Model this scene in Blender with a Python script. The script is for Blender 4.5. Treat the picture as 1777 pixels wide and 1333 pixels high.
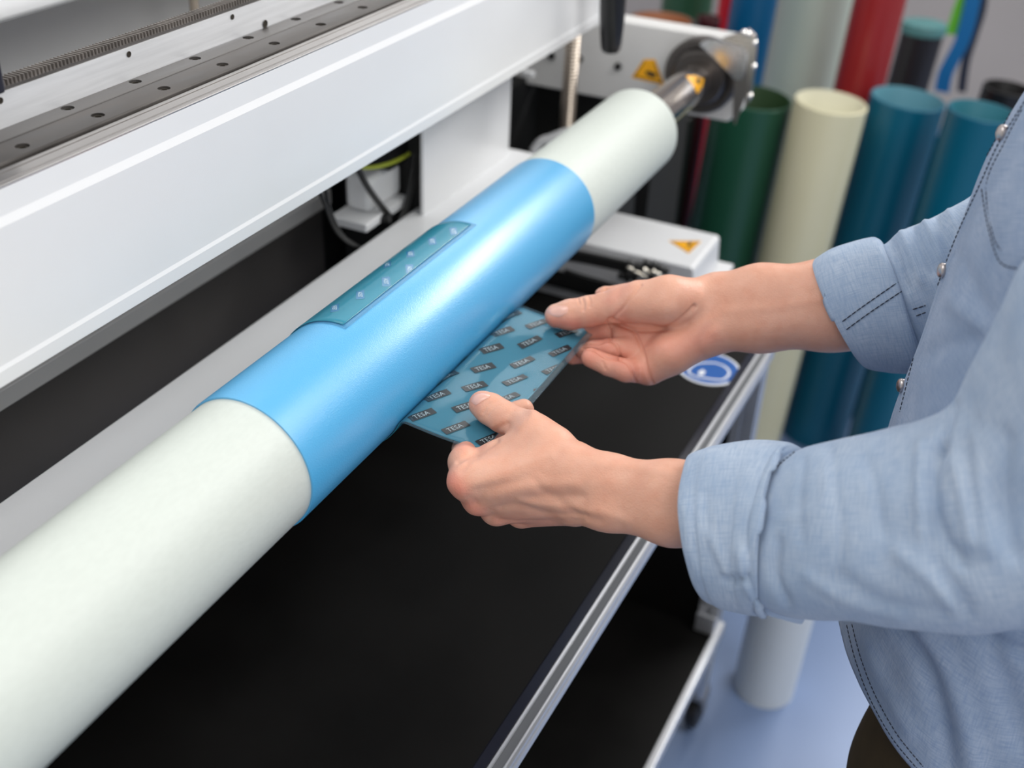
import bpy, bmesh, math, random
import numpy as np
from mathutils import Vector, Matrix
from mathutils.bvhtree import BVHTree
random.seed(7); rng = np.random.default_rng(7)
for o in list(bpy.data.objects): bpy.data.objects.remove(o, do_unlink=True)
COL = bpy.context.scene.collection
PI = math.pi

# ---------------------------------------------------------------- camera
IW, IH = 1777.0, 1333.0
IC = np.array([888.5, 666.5])
VM, VZ = np.array([2010., -550.]), np.array([740., 3800.])    # vanishing points: machine axis (+Y), down (-Z)
FPX = math.sqrt(-(VM-IC) @ (VZ-IC))
def unit(v): return v/np.linalg.norm(v)
_Y = unit(np.array([*(VM-IC), FPX])); _Z = -unit(np.array([*(VZ-IC), FPX])); _X = np.cross(_Y, _Z)
ROT = np.stack([_X, _Y, _Z])                                   # world = ROT @ cam (x right, y down, z forward)
CAM = np.array([0., 0., 1.676])
cd = bpy.data.cameras.new('camera'); cam = bpy.data.objects.new('camera', cd); COL.objects.link(cam)
cd.sensor_width = 36; cd.lens = FPX/IW*36; cd.clip_start = 0.05; cd.clip_end = 50
_m = Matrix.Identity(4)
for i in range(3):
    _m[i][0] = ROT[i, 0]; _m[i][1] = -ROT[i, 1]; _m[i][2] = -ROT[i, 2]; _m[i][3] = CAM[i]
cam.matrix_world = _m
cd.dof.use_dof = True; cd.dof.focus_distance = 0.98; cd.dof.aperture_fstop = 3.6
sc = bpy.context.scene; sc.camera = cam
def ray(px, py): return unit(ROT @ np.array([px-IC[0], py-IC[1], FPX]))
def atX(px, py, x): d = ray(px, py); return CAM+d*(x/d[0])
def atY(px, py, y): d = ray(px, py); return CAM+d*(y/d[1])
def atZ(px, py, z): d = ray(px, py); return CAM+d*((z-CAM[2])/d[2])
def J(px, py, dep): return CAM+ROT @ np.array([(px-IC[0])/FPX*dep, (py-IC[1])/FPX*dep, dep])
def proj(P):
    v = (np.asarray(P)-CAM) @ ROT
    return IC+FPX*v[..., :2]/v[..., 2:3], v[..., 2]

# ---------------------------------------------------------------- world, lights, exposure
w = bpy.data.worlds.new('world'); sc.world = w; w.use_nodes = True
bg = w.node_tree.nodes['Background']; bg.inputs[0].default_value = (0.98, 0.99, 1.0, 1); bg.inputs[1].default_value = 0.42
def area(name, loc, target, sx, sy, power, col=(1, 1, 1)):
    l = bpy.data.lights.new(name, 'AREA'); l.shape = 'RECTANGLE'; l.size = sx; l.size_y = sy; l.energy = power; l.color = col
    o = bpy.data.objects.new(name, l); COL.objects.link(o); o.location = loc
    o.rotation_euler = (Vector(target)-Vector(loc)).to_track_quat('-Z', 'Y').to_euler()
    return o
area('ceiling_softbox', (1.5, -1.7, 2.7), (-0.4, 1.05, 1.1), 1.8, 1.8, 35, (1.0, 0.985, 0.96))
area('ceiling_light_row', (0.75, 3.9, 3.0), (-0.45, 1.0, 1.15), 1.9, 0.6, 75, (1.0, 0.99, 0.97))
area('ceiling_light_back', (-1.5, 3.4, 3.0), (-0.45, 1.0, 1.15), 1.3, 0.8, 10, (1.0, 0.99, 0.97))
area('ceiling_light_side', (-1.3, 0.4, 3.0), (-0.1, 0.85, 1.1), 1.3, 1.3, 18, (1.0, 0.99, 0.97))
area('fill_light_right', (1.0, 1.0, 3.0), (-0.6, 1.0, 1.05), 1.2, 1.6, 29, (1.0, 0.99, 0.97))  # added fill from upper right, brightens the base beam
vs = sc.view_settings
vs.view_transform = 'Standard'; vs.look = 'None'; vs.gamma = 1; vs.exposure = 0.0; vs.use_curve_mapping = False

# ---------------------------------------------------------------- materials
MATS = {}
def lin(r, g, b):
    f = lambda c: ((c/255+0.055)/1.055)**2.4 if c > 10 else c/255/12.92
    return (f(r), f(g), f(b), 1)
def mat(name, col, rough=0.5, metal=0.0, var=0.0, vscale=8.0, bump=0.0, bscale=200.0, stretch=(1, 1, 1), coat=0.0, spec=0.5, rvar=0.0, col2=None, detail=4):
    if name in MATS: return MATS[name]
    m = bpy.data.materials.new(name); m.use_nodes = True; nt = m.node_tree; p = nt.nodes['Principled BSDF']
    p.inputs['Base Color'].default_value = col; p.inputs['Roughness'].default_value = rough; p.inputs['Metallic'].default_value = metal
    p.inputs['Coat Weight'].default_value = coat; p.inputs['Coat Roughness'].default_value = 0.15
    p.inputs['Specular IOR Level'].default_value = spec
    tc = nt.nodes.new('ShaderNodeTexCoord'); mp = nt.nodes.new('ShaderNodeMapping'); mp.inputs['Scale'].default_value = stretch
    nt.links.new(tc.outputs['Object'], mp.inputs['Vector'])
    if var > 0:
        nz = nt.nodes.new('ShaderNodeTexNoise'); nz.inputs['Scale'].default_value = vscale; nz.inputs['Detail'].default_value = detail
        nt.links.new(mp.outputs[0], nz.inputs['Vector'])
        mx = nt.nodes.new('ShaderNodeMix'); mx.data_type = 'RGBA'
        c2 = col2 or tuple(min(1, c*(1-var)) for c in col[:3])+(1,)
        c1 = col if col2 else tuple(min(1, c*(1+var)) for c in col[:3])+(1,)
        rp = nt.nodes.new('ShaderNodeMapRange'); rp.inputs[1].default_value = 0.33; rp.inputs[2].default_value = 0.67
        nt.links.new(nz.outputs['Fac'], rp.inputs[0]); nt.links.new(rp.outputs[0], mx.inputs['Factor'])
        mx.inputs['A'].default_value = c2; mx.inputs['B'].default_value = c1
        nt.links.new(mx.outputs['Result'], p.inputs['Base Color'])
        if rvar > 0:
            r2 = nt.nodes.new('ShaderNodeMapRange'); r2.inputs[1].default_value = 0.3; r2.inputs[2].default_value = 0.7
            r2.inputs[3].default_value = max(0.02, rough-rvar); r2.inputs[4].default_value = rough+rvar
            nt.links.new(nz.outputs['Fac'], r2.inputs[0]); nt.links.new(r2.outputs[0], p.inputs['Roughness'])
    if bump > 0:
        nb = nt.nodes.new('ShaderNodeTexNoise'); nb.inputs['Scale'].default_value = bscale; nb.inputs['Detail'].default_value = 3
        nt.links.new(mp.outputs[0], nb.inputs['Vector'])
        b = nt.nodes.new('ShaderNodeBump'); b.inputs['Strength'].default_value = bump; b.inputs['Distance'].default_value = 0.001
        nt.links.new(nb.outputs['Fac'], b.inputs['Height']); nt.links.new(b.outputs['Normal'], p.inputs['Normal'])
    MATS[name] = m; return m

WHITE = mat('white_powder_coat', (0.77, 0.775, 0.785, 1), 0.38, var=0.02, vscale=5, bump=0.05, bscale=900, coat=0.1)
GREYW = mat('grey_white_paint', (0.62, 0.61, 0.60, 1), 0.45, var=0.03, vscale=6)
STEEL = mat('worn_steel', (0.13, 0.122, 0.117, 1), 0.42, 0.6, var=0.25, vscale=14, stretch=(6, 0.6, 1), rvar=0.12, bump=0.05, bscale=500)
STEELD = mat('dark_rail_steel', (0.085, 0.077, 0.072, 1), 0.42, 0.5, var=0.35, vscale=16, stretch=(5, 0.8, 1), rvar=0.1)
POLISH = mat('polished_steel', (0.80, 0.78, 0.76, 1), 0.16, 1.0, var=0.05, vscale=10)
CHROME = mat('polished_shaft_steel', (0.62, 0.57, 0.53, 1), 0.13, 1.0)
ALU = mat('brushed_aluminium', (0.80, 0.81, 0.83, 1), 0.42, 0.45, var=0.06, vscale=20, stretch=(10, 0.5, 10))
ALUP = mat('anodised_profile', (0.74, 0.75, 0.78, 1), 0.36, 0.8, var=0.04, vscale=30, stretch=(1, 0.2, 1))
RACK = mat('rack_steel', (0.20, 0.18, 0.165, 1), 0.45, 0.6, var=0.2, vscale=40)
BLACK = mat('black_plastic', (0.008, 0.008, 0.009, 1), 0.35)
RUBBER = mat('black_rubber', (0.010, 0.010, 0.010, 1), 0.6)
BOARD = mat('black_table_board', (0.0050, 0.0046, 0.0043, 1), 0.55, var=0.3, vscale=6, rvar=0.08, spec=0.12, bump=0.08, bscale=700)
DARKP = mat('dark_grey_panel', (0.085, 0.078, 0.074, 1), 0.55, var=0.1, vscale=4)
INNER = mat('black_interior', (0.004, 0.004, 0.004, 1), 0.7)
HOLE = mat('bolt_recess_dark', (0.045, 0.038, 0.03, 1), 0.5, 0.5)
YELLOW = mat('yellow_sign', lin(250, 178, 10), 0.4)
INK = mat('black_print', (0.012, 0.011, 0.010, 1), 0.5)
SIGNB = mat('blue_sign', lin(0, 84, 164), 0.4)
SIGNW = mat('white_sign_print', (0.80, 0.82, 0.86, 1), 0.45)
CABLE = mat('black_cable', (0.008, 0.008, 0.008, 1), 0.4)
EARTH = mat('yellow_green_cable', lin(170, 180, 60), 0.45)
CASTER = mat('dark_wheel', (0.010, 0.008, 0.008, 1), 0.5)
SLEEVE = mat('pale_green_sleeve', (0.575, 0.615, 0.57, 1), 0.5, var=0.02, vscale=240, stretch=(1.3, 0.5, 1.3), bump=0.16, bscale=300, detail=4)

# ---------------------------------------------------------------- geometry helpers
class MB:
    def __init__(s): s.v = []; s.f = []
    def add(s, vs, fs):
        n = len(s.v); s.v += [tuple(map(float, v)) for v in vs]; s.f += [tuple(i+n for i in f) for f in fs]; return s
    def box(s, x0, x1, y0, y1, z0, z1):
        return s.add([(x0,y0,z0),(x1,y0,z0),(x1,y1,z0),(x0,y1,z0),(x0,y0,z1),(x1,y0,z1),(x1,y1,z1),(x0,y1,z1)],
                     [(0,3,2,1),(4,5,6,7),(0,1,5,4),(1,2,6,5),(2,3,7,6),(3,0,4,7)])
    def prism(s, poly, a, b, axis='y'):
        """closed polygon of 2-D points extruded along an axis: y -> (x,z), z -> (x,y), x -> (y,z)"""
        n = len(poly)
        P = lambda p, t: {'y': (p[0], t, p[1]), 'z': (p[0], p[1], t), 'x': (t, p[0], p[1])}[axis]
        ar = sum(poly[i][0]*poly[(i+1) % n][1]-poly[(i+1) % n][0]*poly[i][1] for i in range(n))
        if (ar < 0) == (axis != 'y'): poly = poly[::-1]
        fs = [tuple(range(n))[::-1], tuple(range(n, 2*n))]+[(i, (i+1) % n, n+(i+1) % n, n+i) for i in range(n)]
        return s.add([P(p, a) for p in poly]+[P(p, b) for p in poly], fs)
    def tube(s, pts, r, n=10, caps=True):
        pts = [np.asarray(p, float) for p in pts]; m = len(pts); rs = r if hasattr(r, '__len__') else [r]*m
        up = None; vs = []
        for i in range(m):
            t = unit(pts[min(i+1, m-1)]-pts[max(i-1, 0)])
            if up is None: up = unit(np.cross(t, [0.3, 0.2, 1]) if abs(t[2]) < 0.95 else np.cross(t, [1, 0, 0]))
            up = unit(up-t*(up @ t)); b = np.cross(t, up)
            vs += [pts[i]+rs[i]*(math.cos(2*PI*k/n)*up+math.sin(2*PI*k/n)*b) for k in range(n)]
        fs = [(i*n+k, i*n+(k+1) % n, (i+1)*n+(k+1) % n, (i+1)*n+k) for i in range(m-1) for k in range(n)]
        if caps: fs += [tuple(range(n))[::-1], tuple(range((m-1)*n, m*n))]
        return s.add(vs, fs)
    def lathe(s, prof, org, axis, n=48, closed=False):
        """profile of (radius, height) revolved about an axis through org"""
        org = np.asarray(org, float); ax = unit(np.asarray(axis, float))
        e1 = unit(np.cross(ax, [0, 0, 1]) if abs(ax[2]) < 0.9 else np.cross(ax, [1, 0, 0])); e2 = np.cross(ax, e1); m = len(prof)
        vs = [org+ax*h+r*(math.cos(2*PI*k/n)*e1+math.sin(2*PI*k/n)*e2) for r, h in prof for k in range(n)]
        fs = [(i*n+k, i*n+(k+1) % n, ((i+1) % m)*n+(k+1) % n, ((i+1) % m)*n+k) for i in range(m if closed else m-1) for k in range(n)]
        return s.add(vs, fs)
    def obj(s, name, material, parent=None, bevel=0, seg=2, smooth=None, sub=0):
        me = bpy.data.meshes.new(name); me.from_pydata(s.v, [], s.f); me.update()
        return link(name, me, material, parent, bevel, seg, smooth, sub)
def fixn(me):
    bm = bmesh.new(); bm.from_mesh(me); bmesh.ops.recalc_face_normals(bm, faces=bm.faces); bm.to_mesh(me); bm.free()
def link(name, me, material, parent=None, bevel=0, seg=2, smooth=None, sub=0, fix=True):
    if fix: fixn(me)
    if material: me.materials.append(material)
    o = bpy.data.objects.new(name, me); COL.objects.link(o)
    if smooth or bevel:
        me.polygons.foreach_set('use_smooth', [True]*len(me.polygons))
        if smooth is None or smooth < 3: me.set_sharp_from_angle(angle=smooth or 0.6)
    if bevel:
        b = o.modifiers.new('bevel', 'BEVEL'); b.width = bevel; b.segments = seg; b.limit_method = 'ANGLE'; b.angle_limit = 0.6; b.harden_normals = True
    if sub: o.modifiers.new('sub', 'SUBSURF').levels = sub; o.modifiers['sub'].render_levels = sub
    if parent: adopt(o, parent)
    return o
def adopt(o, parent):
    o.parent = parent; o.matrix_parent_inverse = wm(parent).inverted()
def wm(o):
    m = o.matrix_basis.copy()
    return wm(o.parent) @ o.matrix_parent_inverse @ m if o.parent else m
def tag(o, label, cat, group=None, kind=None):
    o['label'] = label; o['category'] = cat
    if group: o['group'] = group
    if kind: o['kind'] = kind
    return o
def thing(name, loc, label, cat, group=None):
    o = bpy.data.objects.new(name, None); o.empty_display_size = 0.1; COL.objects.link(o); o.location = loc
    return tag(o, label, cat, group)
def struct(o): o['kind'] = 'structure'; return o
def share(name, me, parent, M=None):
    o = bpy.data.objects.new(name, me); COL.objects.link(o)
    if M is not None: o.matrix_basis = M
    adopt(o, parent); return o
def catmull(P, n=8):
    P = [np.asarray(p, float) for p in P]; out = []
    for i in range(len(P)-1):
        p0, p1, p2, p3 = P[max(i-1, 0)], P[i], P[i+1], P[min(i+2, len(P)-1)]
        for k in range(n):
            t = k/n; out.append(0.5*(2*p1+(p2-p0)*t+(2*p0-5*p1+4*p2-p3)*t*t+(3*p1-p0-3*p2+p3)*t**3))
    out.append(P[-1]); return out
def polyflat(name, pts, nrm, th, material, parent=None):
    """thin flat plate from 3-D outline points, thickness th along nrm"""
    nrm = np.asarray(nrm, float); n = len(pts); mb = MB()
    mb.add([p for p in pts]+[np.asarray(p)+nrm*th for p in pts],
           [tuple(range(n)), tuple(range(n, 2*n))[::-1]]+[(i, (i+1) % n, n+(i+1) % n, n+i) for i in range(n)])
    return mb.obj(name, material, parent)
# ---------------------------------------------------------------- room
FLOORM = mat('blue_grey_floor', lin(126, 147, 186), 0.35, var=0.05, vscale=3, bump=0.05, bscale=300)
WALLM = mat('warm_grey_wall', lin(196, 188, 183), 0.7, var=0.03, vscale=2)
struct(MB().box(-3.2, 3.2, -2.5, 5.2, -0.06, 0).obj('floor', FLOORM))
struct(MB().box(-3.2, 3.2, 5.2, 5.3, 0, 3.2).obj('wall_back', WALLM))
struct(MB().box(-3.3, -3.2, -2.5, 5.3, 0, 3.2).obj('wall_left', WALLM))

# ---------------------------------------------------------------- plate mounting machine
CX, CZ, RS = -0.48993, 1.12126, 0.0600         # sleeve axis (along Y) and radius
mach = thing('plate_mounting_machine', (-0.78, 1.0, 0), 'white flexo plate mounting machine with a steel linear rail on its crossbeam', 'machine')
# crossbeam
Y0, Y1 = 0.0, 1.636
ZT, ZB = 1.3536, 1.2137
pf = [(-0.6183, ZB), (-0.6183, ZB+0.0118), (-0.6197, ZB+0.0150), (-0.6197, 1.3275), (-0.6225, 1.3335), (-0.6237, 1.3520),
      (-0.630, 1.3520), (-0.630, 1.345), (-0.80, 1.345), (-0.80, ZB), ]
beam = MB().prism(pf, Y0, Y1).obj('crossbeam', WHITE, mach, bevel=0.0005, smooth=0.12)
# guide rail bed (profile with grooves), rails
bed = [(-0.6238, 1.3500), (-0.6238, 1.3528), (-0.6245, 1.3528), (-0.6245, 1.3510), (-0.6265, 1.3510), (-0.6265, 1.3530), (-0.6285, 1.3530), (-0.6285, 1.3516),
       (-0.6305, 1.3516), (-0.6305, 1.3534), (-0.6400, 1.3534), (-0.6400, 1.3526), (-0.6412, 1.3526), (-0.6412, 1.3536), (-0.6455, 1.3536), (-0.6455, 1.3526),
       (-0.6480, 1.3526), (-0.6480, 1.34), (-0.6238, 1.34)]
MB().prism(bed, Y0, Y1).obj('guide_strip', mat('guide_strip_steel', (0.55, 0.53, 0.52, 1), 0.3, 0.95), beam)
r1 = MB().prism([(-0.6495, 1.345), (-0.6495, 1.3545), (-0.6510, 1.3556), (-0.6800, 1.3556), (-0.6800, 1.345)], Y0, Y1).obj('lower_rail', STEELD, beam)
MB().tube([(-0.6808, Y0, 1.3552), (-0.6808, Y1, 1.3552)], 0.0011, 6).obj('seam', STEEL, beam)
r2 = MB().prism([(-0.6815, 1.345), (-0.6815, 1.3560), (-0.7005, 1.3560), (-0.7005, 1.345)], Y0, Y1).obj('upper_rail', STEEL, beam)
def drill(target, cutter):
    c_ = cutter.obj('drill', None); md = target.modifiers.new('holes', 'BOOLEAN'); md.object = c_; md.operation = 'DIFFERENCE'; md.solver = 'EXACT'
    bpy.context.view_layer.update()
    new = bpy.data.meshes.new_from_object(target.evaluated_get(bpy.context.evaluated_depsgraph_get())); target.modifiers.remove(md); old = target.data; target.data = new
    bpy.data.objects.remove(c_, do_unlink=True)
bm_ = MB().lathe([(0.0052, 0.0), (0.0048, 0.0022), (0.0042, 0.0026), (0.0026, 0.0026), (0.0024, 0.0008), (0.0001, 0.0008)], (0, 0, 0), (0, 0, 1), 18)
me_ring = bpy.data.meshes.new('rail_screw'); me_ring.from_pydata(bm_.v, [], bm_.f); fixn(me_ring); me_ring.materials.append(HOLE)
for rail, x, zt, ys in ((r1, -0.6630, 1.3556, [0.577+0.0783*k for k in range(-6, 13)]), (r2, -0.6935, 1.3560, [0.576+0.0787*k for k in range(-6, 13)])):
    cut = MB()
    for y in ys:
        if y < Y0+0.02 or y > Y1-0.02: continue
        cut.lathe([(0.0001, -0.004), (0.0054, -0.004), (0.0054, 0.003), (0.0001, 0.003)], (x, y, zt), (0, 0, 1), 20); share('rail_screw', me_ring, beam, Matrix.Translation((x, y, zt-0.0040)))
    drill(rail, cut)
bar = MB().prism([(-0.7010, 1.33), (-0.7010, 1.3825), (-0.7130, 1.3825), (-0.7130, 1.33)], Y0, Y1).obj('aluminium_bar', ALU, beam)
MB().prism([(-0.7020, 1.3825), (-0.7020, 1.3855), (-0.7130, 1.3855), (-0.7130, 1.3825)], Y0, Y1).obj('rack_back', STEEL, beam)
rk = MB(); p = 0.00314*1.25
for k in range(int((Y1-Y0)/p)):
    y = Y0+k*p
    rk.add([(-0.7018, y, 1.3850), (-0.7018, y+p*0.62, 1.3850), (-0.7018, y+p*0.46, 1.3900), (-0.7018, y+p*0.16, 1.3900),
            (-0.7135, y, 1.3850), (-0.7135, y+p*0.62, 1.3850), (-0.7135, y+p*0.46, 1.3900), (-0.7135, y+p*0.16, 1.3900)],
           [(0,1,2,3),(7,6,5,4),(0,4,5,1),(1,5,6,2),(2,6,7,3),(3,7,4,0)])
o = rk.obj('gear_rack_teeth', RACK, beam); o['kind'] = 'stuff'
hm = MB().lathe([(0.0026, 0.0004), (0.0022, 0.0006), (0.0018, 0.0001), (0.0001, 0.0001)], (0, 0, 0), (1, 0, 0), 16)
me_h = bpy.data.meshes.new('set_screw'); me_h.from_pydata(hm.v, [], hm.f); fixn(me_h); me_h.materials.append(HOLE)
for y in (0.458, 0.598, 0.738, 0.879, 1.02, 1.16): share('set_screw', me_h, beam, Matrix.Translation((-0.7008, y, 1.3770)))
for y in (0.928, 1.2): share('set_screw', me_h, beam, Matrix.Translation((-0.7008, y, 1.3595)) @ Matrix.Scale(1.5, 4))
# columns, base beam, rear parts
ccol = MB().prism([(-0.700, 1.242), (-0.700, 1.498), (-0.706, 1.517), (-0.709, 1.517), (-0.706, 1.497), (-0.7055, 1.242)], 0.0, 1.2137, 'z').obj('column', WHITE, mach, bevel=0.003)
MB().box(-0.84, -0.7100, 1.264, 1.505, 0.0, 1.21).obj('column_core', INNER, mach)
MB().box(-0.7225, -0.60, -0.15, 1.53, 0.955, 1.0336).obj('base_beam', WHITE, mach, bevel=0.003)
MB().box(-0.86, -0.845, -0.1, 1.24, 1.020, 1.041).obj('rear_bar', GREYW, mach, bevel=0.001)
MB().box(-0.90, -0.862, -0.1, 1.24, 0.30, 1.12).obj('rear_panel', DARKP, mach)
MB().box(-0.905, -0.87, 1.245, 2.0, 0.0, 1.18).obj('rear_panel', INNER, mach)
MB().box(-0.80, -0.735, 1.215, 1.2615, 1.10, 1.21).obj('black_gap_box', BLACK, mach)  # plain black box filling the gap left of the column
# bracket behind the base beam
br = MB().box(-0.785, -0.745, 1.180, 1.263, 1.048, 1.097).obj('bracket_block', WHITE, mach, bevel=0.010, seg=3)
MB().box(-0.790, -0.734, 1.152, 1.263, 1.036, 1.048).obj('bracket_foot', WHITE, br, bevel=0.002)
# hanging cables
def cable(name, pts, r, m, par=mach, x=-0.75):
    P = catmull([atX(a, b, x if len(rest) == 0 else rest[0]) for a, b, *rest in pts], 8)
    return MB().tube(P, r, 8).obj(name, m, par, smooth=3)
cable('cable', [(545, 310), (562, 350), (580, 395), (603, 420), (630, 430), (660, 420), (690, 388), (706, 345), (716, 290), (722, 240)], 0.0026, CABLE, x=-0.7275)
cable('cable', [(560, 300), (570, 355), (590, 402), (612, 422), (636, 431), (668, 420), (697, 388), (712, 345), (721, 290), (727, 240)], 0.0022, CABLE, x=-0.7285)
cable('cable', [(618, 285), (634, 318), (652, 345), (672, 370)], 0.0042, CABLE, x=-0.735)
cable('cable', [(668, 366), (684, 378), (702, 394)], 0.0026, CABLE, x=-0.735)
cable('earth_cable', [(600, 285), (640, 291), (680, 282), (715, 262), (732, 236)], 0.0030, EARTH, x=-0.735)
MB().lathe([(0.0001, -0.006), (0.007, -0.006), (0.007, 0.006), (0.0001, 0.006)], atX(669, 379, -0.731), (1, 0.3, 0.2), 14).obj('cable_fitting', RUBBER, mach, smooth=0.6)
# white upper cover and dark carriage edge at the near end, post behind
MB().box(-1.06, -1.00, -0.1, 1.95, 0.0, 1.62).obj('rear_cover_panel', GREYW, mach, bevel=0.004)
hood = [(-0.853, 1.392), (-0.858, 1.378), (-0.870, 1.372), (-0.99, 1.372), (-0.99, 1.52), (-0.90, 1.50), (-0.862, 1.46)]
MB().prism(hood, -0.05, 1.7).obj('hood', WHITE, mach, bevel=0.004, seg=3)
MB().tube([atX(342, 60, -0.94)*[1, 1, 0]+[0, 0, 1.25], atX(342, 60, -0.94)*[1, 1, 0]+[0, 0, 1.40]], 0.0055, 14).obj('post', mat('beige_post', lin(178, 165, 150), 0.4), mach, smooth=0.6)
MB().box(-0.735, -0.690, 0.30, atX(3, 110, -0.69)[1], 1.385, 1.425).obj('carriage_edge', mat('navy_plastic', (0.006, 0.008, 0.02, 1), 0.4), mach, bevel=0.003)

# ---- far end: end plate, bearing, shaft, clamp
YE = 1.78
zt, zb = 1.181, 1.0495
ep = [(-0.83, zt), (-0.425, zt), (-0.425, 1.066), (-0.441, zb), (-0.83, zb)]
plate = MB().prism(ep, YE, YE+0.045).obj('end_plate', mat('end_plate_paint', (0.66, 0.655, 0.645, 1), 0.42, var=0.04, vscale=9), mach, bevel=0.003)
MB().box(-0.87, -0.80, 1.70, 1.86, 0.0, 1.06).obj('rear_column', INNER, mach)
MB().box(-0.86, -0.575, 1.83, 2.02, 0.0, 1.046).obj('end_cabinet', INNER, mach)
bolt = MB().lathe([(0.0001, -0.006), (0.0050, -0.006), (0.0062, -0.004), (0.0062, 0.0)], (0, 0, 0), (0, 1, 0), 20)
me_b = bpy.data.meshes.new('bolt'); me_b.from_pydata(bolt.v, [], bolt.f); fixn(me_b); me_b.materials.append(RUBBER)
for a, b in ((958, 97), (1006, 102), (1073, 115)): share('bolt', me_b, plate, Matrix.Translation(atY(a, b, YE)))
NY = np.array([0, -1., 0])
def warn(parent, tri, nrm, th, hand):
    """yellow warning triangle with black rim bars and a hand symbol; tri = outline points"""
    s_ = polyflat('warning_sticker', tri, nrm, th, YELLOW, parent)
    c_ = np.mean(tri, 0); n_ = len(tri)
    for i in range(n_):
        a_, b_ = np.array(tri[i]), np.array(tri[(i+1) % n_]); a2 = a_+(c_-a_)*0.13; b2 = b_+(c_-b_)*0.13; a3 = a_+(c_-a_)*0.22; b3 = b_+(c_-b_)*0.22
        off = np.asarray(nrm)*th*1.05
        if np.linalg.norm(a_-b_) > 0.02: polyflat('black_rim', [a2+off, b2+off, b3+off, a3+off], nrm, th*0.4, INK, parent)
    polyflat('hand_symbol', [np.asarray(h)+np.asarray(nrm)*th*1.05 for h in hand], nrm, th*0.4, INK, parent)
warn(plate, [atY(a, b, YE) for a, b in ((1096, 134.5), (1117, 103), (1137, 103), (1153, 148))], NY, 0.0004,
     [atY(a, b, YE) for a, b in ((1120, 124), (1127, 123), (1139, 128), (1138, 134), (1131, 134), (1122, 130))])
# bearing rings
DARKST = mat('dark_bearing_steel', (0.11, 0.10, 0.095, 1), 0.33, 0.85)
MB().lathe([(0.060, 0.0), (0.060, -0.018), (0.056, -0.022), (0.047, -0.022), (0.0465, -0.014), (0.044, -0.014), (0.044, -0.030), (0.040, -0.036), (0.028, -0.036)], (CX, YE, CZ), (0, 1, 0), 56).obj('bearing_housing', DARKST, mach, smooth=0.5)
MB().lathe([(0.0001, 0.22), (0.0285, 0.22), (0.0285, 1.765), (0.0001, 1.765)], (CX, 0, CZ), (0, 1, 0), 56).obj('mandrel_shaft', CHROME, mach, smooth=0.5)
# end plate sign's reflection in the shaft, painted as a curved patch
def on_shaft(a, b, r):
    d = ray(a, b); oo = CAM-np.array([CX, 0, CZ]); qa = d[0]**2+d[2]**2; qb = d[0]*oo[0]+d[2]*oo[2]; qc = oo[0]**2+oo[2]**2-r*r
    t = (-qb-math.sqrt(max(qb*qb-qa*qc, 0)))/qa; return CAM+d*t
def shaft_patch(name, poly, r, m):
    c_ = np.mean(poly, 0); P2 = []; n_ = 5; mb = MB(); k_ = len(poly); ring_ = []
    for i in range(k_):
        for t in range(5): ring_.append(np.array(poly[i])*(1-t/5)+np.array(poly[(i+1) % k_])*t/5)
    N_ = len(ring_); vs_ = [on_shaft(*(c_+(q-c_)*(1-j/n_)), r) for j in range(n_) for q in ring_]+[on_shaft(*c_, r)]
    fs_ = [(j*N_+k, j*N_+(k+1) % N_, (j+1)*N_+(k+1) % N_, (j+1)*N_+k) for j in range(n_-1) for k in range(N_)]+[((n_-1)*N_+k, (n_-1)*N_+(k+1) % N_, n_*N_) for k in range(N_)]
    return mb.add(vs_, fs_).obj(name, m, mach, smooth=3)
shaft_patch('sign_reflection', [(1190, 131), (1207, 131), (1222, 137), (1219, 150), (1210, 163), (1203, 148)], 0.0288, YELLOW)
shaft_patch('symbol_reflection', [(1207, 139), (1213, 136), (1217, 141), (1212, 146)], 0.0290, INK)
# folded sheet clamp with rivets
SHEET = mat('bright_folded_sheet', (0.72, 0.73, 0.76, 1), 0.22, 1.0, var=0.1, vscale=30)
YC = 1.735
cl = thing_part = None
fr = [(1214, 78), (1222, 71), (1240, 70), (1268, 78), (1288, 84), (1294, 94), (1291, 118), (1288, 138), (1275, 138), (1256, 118), (1236, 98)]
cpts = catmull([np.array(p, float) for p in fr+[fr[0]]], 4)[:-1]
clamp = polyflat('clamp_sheet', [atY(a, b, YC) for a, b in cpts], (0, 1, 0), 0.004, SHEET, mach)
polyflat('clamp_blade', [atY(a, b, YC+0.006) for a, b in ((1274, 136), (1291, 130), (1297, 100), (1300, 120), (1296, 160), (1285, 190), (1275, 217), (1271, 205))], (0, 1, 0), 0.004, mat('dull_sheet', (0.42, 0.40, 0.38, 1), 0.3, 1.0), clamp)
polyflat('clamp_side', [atY(a, b, YC+0.003) for a, b in ((1252, 68), (1284, 58), (1296, 53), (1308, 64), (1311, 78), (1307, 120), (1303, 160), (1298, 180), (1292, 186), (1298, 120), (1297, 92), (1288, 82))], (0, 1, 0), 0.014, mat('clamp_side_steel', (0.66, 0.63, 0.60, 1), 0.25, 1.0), clamp)
for a, b in ((1298, 60), (1309, 75), (1308, 116), (1301, 167), (1290, 57)):
    MB().lathe([(0.0001, -0.004), (0.0025, -0.0035), (0.0042, -0.001), (0.0045, 0.003)], atY(a, b, YC+0.001), (0, 1, 0), 14).obj('rivet', POLISH, clamp, smooth=3)
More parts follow.
